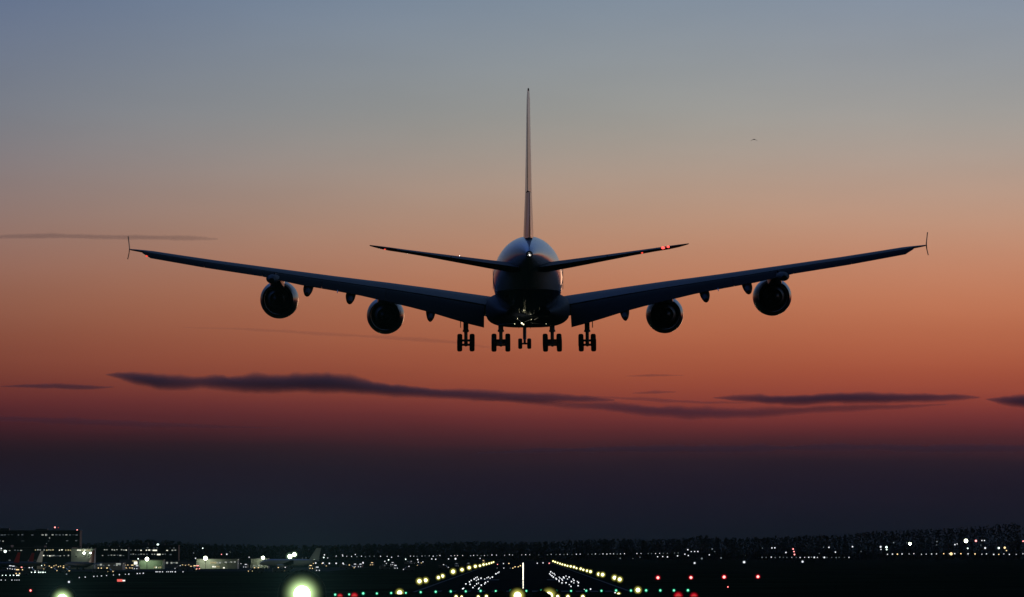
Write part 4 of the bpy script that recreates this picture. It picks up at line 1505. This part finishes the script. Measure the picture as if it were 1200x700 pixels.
# ================================================================== TREES AND SHRUBS
M_leaf = mat('dark_foliage', (0.035, 0.05, 0.022), 0.9, var=.5, vscale=.4, spec=.1)
M_bark = mat('bark', (0.06, 0.05, 0.04), 0.9, var=.3)
TOP = [(-300, 640), (0, 641), (110, 637), (150, 634), (175, 632.5), (205, 635), (235, 638), (290, 639), (340, 640), (400, 639), (470, 637.5), (520, 636.5), (560, 634.5), (600, 636), (640, 635.5), (690, 633), (720, 632), (760, 633), (800, 631.5), (822, 627.5), (835, 630.5),
       (870, 631), (930, 628.5), (985, 627), (1020, 623.5), (1060, 622), (1100, 620.5), (1150, 617.5), (1185, 613.5), (1230, 617), (1500, 622)]
rt = random.Random(5)
m = MB()
D0 = 5200.0
px = -300.0
while px < 1500:
    for rowi in range(3):
        D = D0 + rowi * 45 + rt.uniform(-15, 15)
        top = interp(TOP, px) + rowi * 1.2 - 1.0 + rt.uniform(-.4, .9)
        p = W(px + rt.uniform(-3, 3), top, D)
        h = max(5.0, p.z)
        rad = rt.uniform(4.0, 8.5)
        m.tube((p.x, D, 0), (p.x, D, h * .5), .5, .3, 5, 1, False)
        for q in range(52):
            t = rt.random()
            zc = h * (.03 + .97 * t)
            env = rad * (math.sin(math.pi * min(1, .3 + .68 * t)) ** .6)
            an, rr_ = rt.uniform(0, 2 * math.pi), env * math.sqrt(rt.random())
            c = Vector((p.x + rr_ * math.cos(an), D + rr_ * math.sin(an), zc - rt.random() * .5))
            sz = rt.uniform(.6, 1.5)
            u = Vector((rt.uniform(-1, 1), rt.uniform(-1, 1), rt.uniform(-1, 1))).normalized()
            v = u.orthogonal().normalized()
            w_ = u.cross(v)
            m.add([c + v * sz, c + w_ * sz * .8, c - v * sz * .9, c - w_ * sz], [(0, 1, 2, 3)], 0)
            m.add([c + u * sz * .8, c + w_ * sz * .7, c - u * sz * .9, c - w_ * sz * .8], [(0, 1, 2, 3)], 0)
    px += rt.uniform(2.6, 5.4)
tag(m.build('treeline', [M_leaf, M_bark]), kind='stuff')

# dark shrubs in front of the threshold row


def shrub(px0, px1, ytop, D, label):
    pa, pb = W(px0, ytop, D), W(px1, ytop, D)
    rad = (pb.x - pa.x) / 2
    h = pa.z
    root = empty('shrub', ((pa.x + pb.x) / 2, D, 0), label, 'shrub')
    m = MB()
    for q in range(2400):
        an, rr_ = rt.uniform(0, 2 * math.pi), rad * math.sqrt(rt.random())
        lump = .78 + .22 * noise.noise(Vector((math.cos(an) * 1.7 + px0, math.sin(an) * 1.7, rr_ * .8)))
        zmax = h * lump * (1 - .45 * (rr_ / rad) ** 2.5) / .92
        zc = zmax * rt.random() ** .6
        c = Vector((rr_ * math.cos(an), rr_ * math.sin(an), max(.05, zc)))
        sz = rt.uniform(.08, .2)
        u = Vector((rt.uniform(-1, 1), rt.uniform(-1, 1), rt.uniform(-1, 1))).normalized()
        v = u.orthogonal().normalized()
        w_ = u.cross(v)
        m.add([c + v * sz * 1.5, c + w_ * sz * .7, c - v * sz * 1.5, c - w_ * sz * .7], [(0, 1, 2, 3)], 0)
    m.build('foliage', M_leaf, root)
    m = MB()
    for q in range(7):
        an = rt.uniform(0, 6.28)
        m.tube((.2 * math.cos(an), .2 * math.sin(an), 0), (rad * .6 * math.cos(an), rad * .6 * math.sin(an), h * .7), .06, .02, 6)
    m.build('stem', M_bark, root)


shrub(573.5, 594.5, 691.4, 720, 'dark leafy shrub at the bottom edge just left of the centreline foot')
shrub(623, 646, 690.4, 740, 'dark leafy shrub at the bottom edge just right of the centreline foot')

# ================================================================== BIRD
p = W(883.7, 163.6, 600)
bm_ = MB()
bm_.sphere((0, 0, 0), .095, 0, 12, 8, sy=2.3, sz=.85)
bm_.sphere((0, .24, .03), .055, 0, 10, 6, sy=1.3)
bm_.tube((0, .30, .03), (0, .37, .02), .018, .004, 6)
for sg in (-1, 1):
    rr = []
    for x_, z_, y0, y1 in ((.05, .03, .14, -.1), (.17, .0, .16, -.09), (.32, -.10, .11, -.08), (.43, -.19, .0, -.09)):
        rr.append([(sg * x_, y0, z_), (sg * x_, (y0 + y1) / 2, z_ + .03), (sg * x_, y1, z_), (sg * x_, (y0 + y1) / 2, z_ - .025)])
    bm_.loft(rr)
bm_.loft([[(-.03, -.18, .01), (.03, -.18, .01), (.03, -.18, -.01), (-.03, -.18, -.01)], [(-.09, -.36, .01), (.09, -.36, .01), (.09, -.36, 0), (-.09, -.36, 0)]])
M_bird = mat('bird_feathers', (0.05, 0.045, 0.04), 0.9, var=.3, vscale=8)
bo = bm_.build('bird', M_bird)
bo.location = p
bo.rotation_euler = (0, 0, R(8))
bo.scale = (1.05, 1.05, 1.05)
tag(bo, 'small dark bird gliding alone in the pale sky right of the fin', 'bird')

# ================================================================== CLOUDS
def cloud_mat(name, dens, alb, col):
    m_ = bpy.data.materials.new(name)
    m_.use_nodes = True
    n = m_.node_tree
    n.nodes.clear()
    v = n.nodes.new('ShaderNodeVolumePrincipled')
    v.inputs['Color'].default_value = (*col, 1)
    v.inputs['Density'].default_value = dens
    v.inputs['Anisotropy'].default_value = .3
    v.inputs['Absorption Color'].default_value = (0.0, 0.0, 0.0, 1)
    o_ = n.nodes.new('ShaderNodeOutputMaterial')
    n.links.new(v.outputs[0], o_.inputs['Volume'])
    return m_


DC = 24000.0


def cloud(name, spine, dens, label, col=(.34, .34, .39), rag=.35, seed=0, group=None):
    """spine: (px, py, half thickness px); a long lens of even density, thin at its edges"""
    n = 10
    xs_ = []
    px = spine[0][0]
    while px < spine[-1][0]:
        xs_.append(px)
        px += 1.6
    xs_.append(spine[-1][0])
    yy = [(a, b) for a, b, c in spine]
    tt = [(a, c) for a, b, c in spine]
    rings = []
    mid = W((spine[0][0] + spine[-1][0]) / 2, spine[len(spine) // 2][1], DC)
    for px in xs_:
        def fr(f, k):
            return noise.fractal(Vector((px * f, seed * 7.1 + k, 0)), 1.0, 2.1, 4)
        end = min(1.0, (px - spine[0][0]) / 14, (spine[-1][0] - px) / 14)
        up_ = interp(tt, px) * 1.18 * (1 + rag * 1.8 * fr(.02, 0)) + .75 * end * fr(.11, 30)
        dn_ = interp(tt, px) * 1.25 * (1 + rag * 1.3 * fr(.02, 50)) + .5 * end * fr(.10, 70)
        up_, dn_ = max(.25, up_), max(.25, dn_)
        c = W(px, interp(yy, px), DC) - mid
        s1 = pm(DC)
        r = []
        for i in range(36):
            th = 2 * math.pi * i / 36
            zz = math.sin(th) * (up_ if math.sin(th) > 0 else dn_) * s1
            dep = math.copysign(abs(math.cos(th)) ** 4.4, math.cos(th)) * (4 + 3.0 * interp(tt, px)) * s1
            r.append((c.x, c.y + dep, c.z + zz))
        rings.append(r)
    m = MB()
    m.loft(rings, smooth=True)
    o = m.build(name, cloud_mat(name, dens, 0, col), loc=mid)
    return tag(o, label, 'cloud', group)


cloud('cloud', [(-40, 279, 1.2), (4, 277.5, 2.4), (60, 276.5, 3.2), (120, 278, 2.8), (170, 278.5, 3.4), (215, 279, 2.8), (255, 280, 1.4)], .0030, 'thin level grey streak of cloud level with the left wingtip', rag=.45, seed=1)
cloud('cloud', [(2, 453, .8), (30, 452.4, 2.6), (70, 453, 3.2), (105, 454.4, 3.0), (133, 453.6, .8)], .0080, 'short thin cloud streak at left, before the long dark band', rag=.35, seed=2)
cloud('cloud', [(124, 439, .8), (140, 440, 5), (160, 443, 8.5), (185, 447.4, 10), (210, 448.6, 8), (235, 447.6, 6.4), (260, 447.6, 9), (300, 449.4, 10), (345, 449, 11), (385, 448.4, 12), (420, 452.5, 10), (465, 456.5, 8.8), (520, 461, 7), (580, 464.5, 6.4), (640, 466.4, 5.6), (690, 468, 4.2), (720, 469, 1)],
      .0075, 'long dark cloud band with a humped left end, reaching under the airliner', rag=.3, seed=3)
cloud('cloud', [(560, 468, .8), (610, 470, 3), (660, 473.5, 4.4), (720, 477.4, 7), (770, 481.4, 8), (830, 484.5, 7.4), (880, 484.6, 6), (930, 481, 5.4), (990, 478, 4.6), (1050, 476.5, 3.6), (1110, 474, 1)], .0042, 'fainter lower cloud band sagging right of the airliner', rag=.4, seed=4)
cloud('cloud', [(690, 464.6, .6), (730, 467, 2.4), (780, 469.6, 3.2), (830, 472, 3.0), (880, 472, .8)], .0034, 'thin wispy cloud joining the two dark bands right of the wheels', rag=.5, seed=14)
cloud('cloud', [(836, 466.5, .8), (862, 467, 3.6), (900, 468.4, 6.2), (950, 467.6, 7.2), (990, 465.8, 7.6), (1030, 466.6, 6.8), (1080, 466, 5.4), (1120, 465.4, 4), (1148, 466, .8)], .0085, 'dark flat cloud band in the right half of the sky', rag=.3, seed=5)
cloud('cloud', [(1156, 468, .8), (1176, 469, 5.2), (1205, 470, 8.6), (1260, 471, 8), (1320, 472, 2)], .0085, 'dark cloud cut by the right edge of the view', rag=.25, seed=6)
cloud('cloud', [(735, 441, .6), (765, 440, 2.0), (802, 440, .6)], .0048, 'small faint cloud wisp right of the wheels, the higher of two', rag=.4, seed=7)
cloud('cloud', [(742, 461, .6), (768, 460, 2.2), (792, 459.6, .6)], .0052, 'small faint cloud wisp right of the wheels, the lower of two', rag=.4, seed=8)
cloud('cloud', [(215, 384, .5), (280, 385.5, 1.8), (360, 390, 2.2), (430, 394.5, 2.6), (490, 398, 2.8), (540, 402, 2.2), (590, 410, .6)], .0016, 'very faint cloud streak sloping under the left wing', rag=.6, seed=9)
cloud('cloud', [(560, 531, .8), (640, 528, 3.0), (740, 526, 4.2), (860, 525.6, 5.0), (980, 524, 4.2), (1080, 525.5, 5.0), (1180, 525, 5.4), (1290, 526, 1)], .0026, 'low dim cloud line along the top of the dusky bank at right', rag=.5, seed=10)
cloud('cloud', [(-60, 489, 1), (20, 491, 4.4), (90, 494, 5.2), (170, 497, 4.4), (250, 500, 2.6), (330, 502, .8)], .0020, 'dim soft cloud streak at the top of the dusky bank at far left', rag=.5, seed=12)

# ================================================================== HAZY AIR
hz = MB()
hz.box(-6000, 6000, -60, 9000, -1.3, 130)
M_haze = bpy.data.materials.new('hazy_air')
M_haze.use_nodes = True
n = M_haze.node_tree
n.nodes.clear()
v = n.nodes.new('ShaderNodeVolumePrincipled')
v.inputs['Color'].default_value = (.70, .92, 1.0, 1)
v.inputs['Density'].default_value = 3.3e-6
v.inputs['Anisotropy'].default_value = .7
o_ = n.nodes.new('ShaderNodeOutputMaterial')
n.links.new(v.outputs[0], o_.inputs['Volume'])
tag(hz.build('haze', M_haze), kind='stuff')
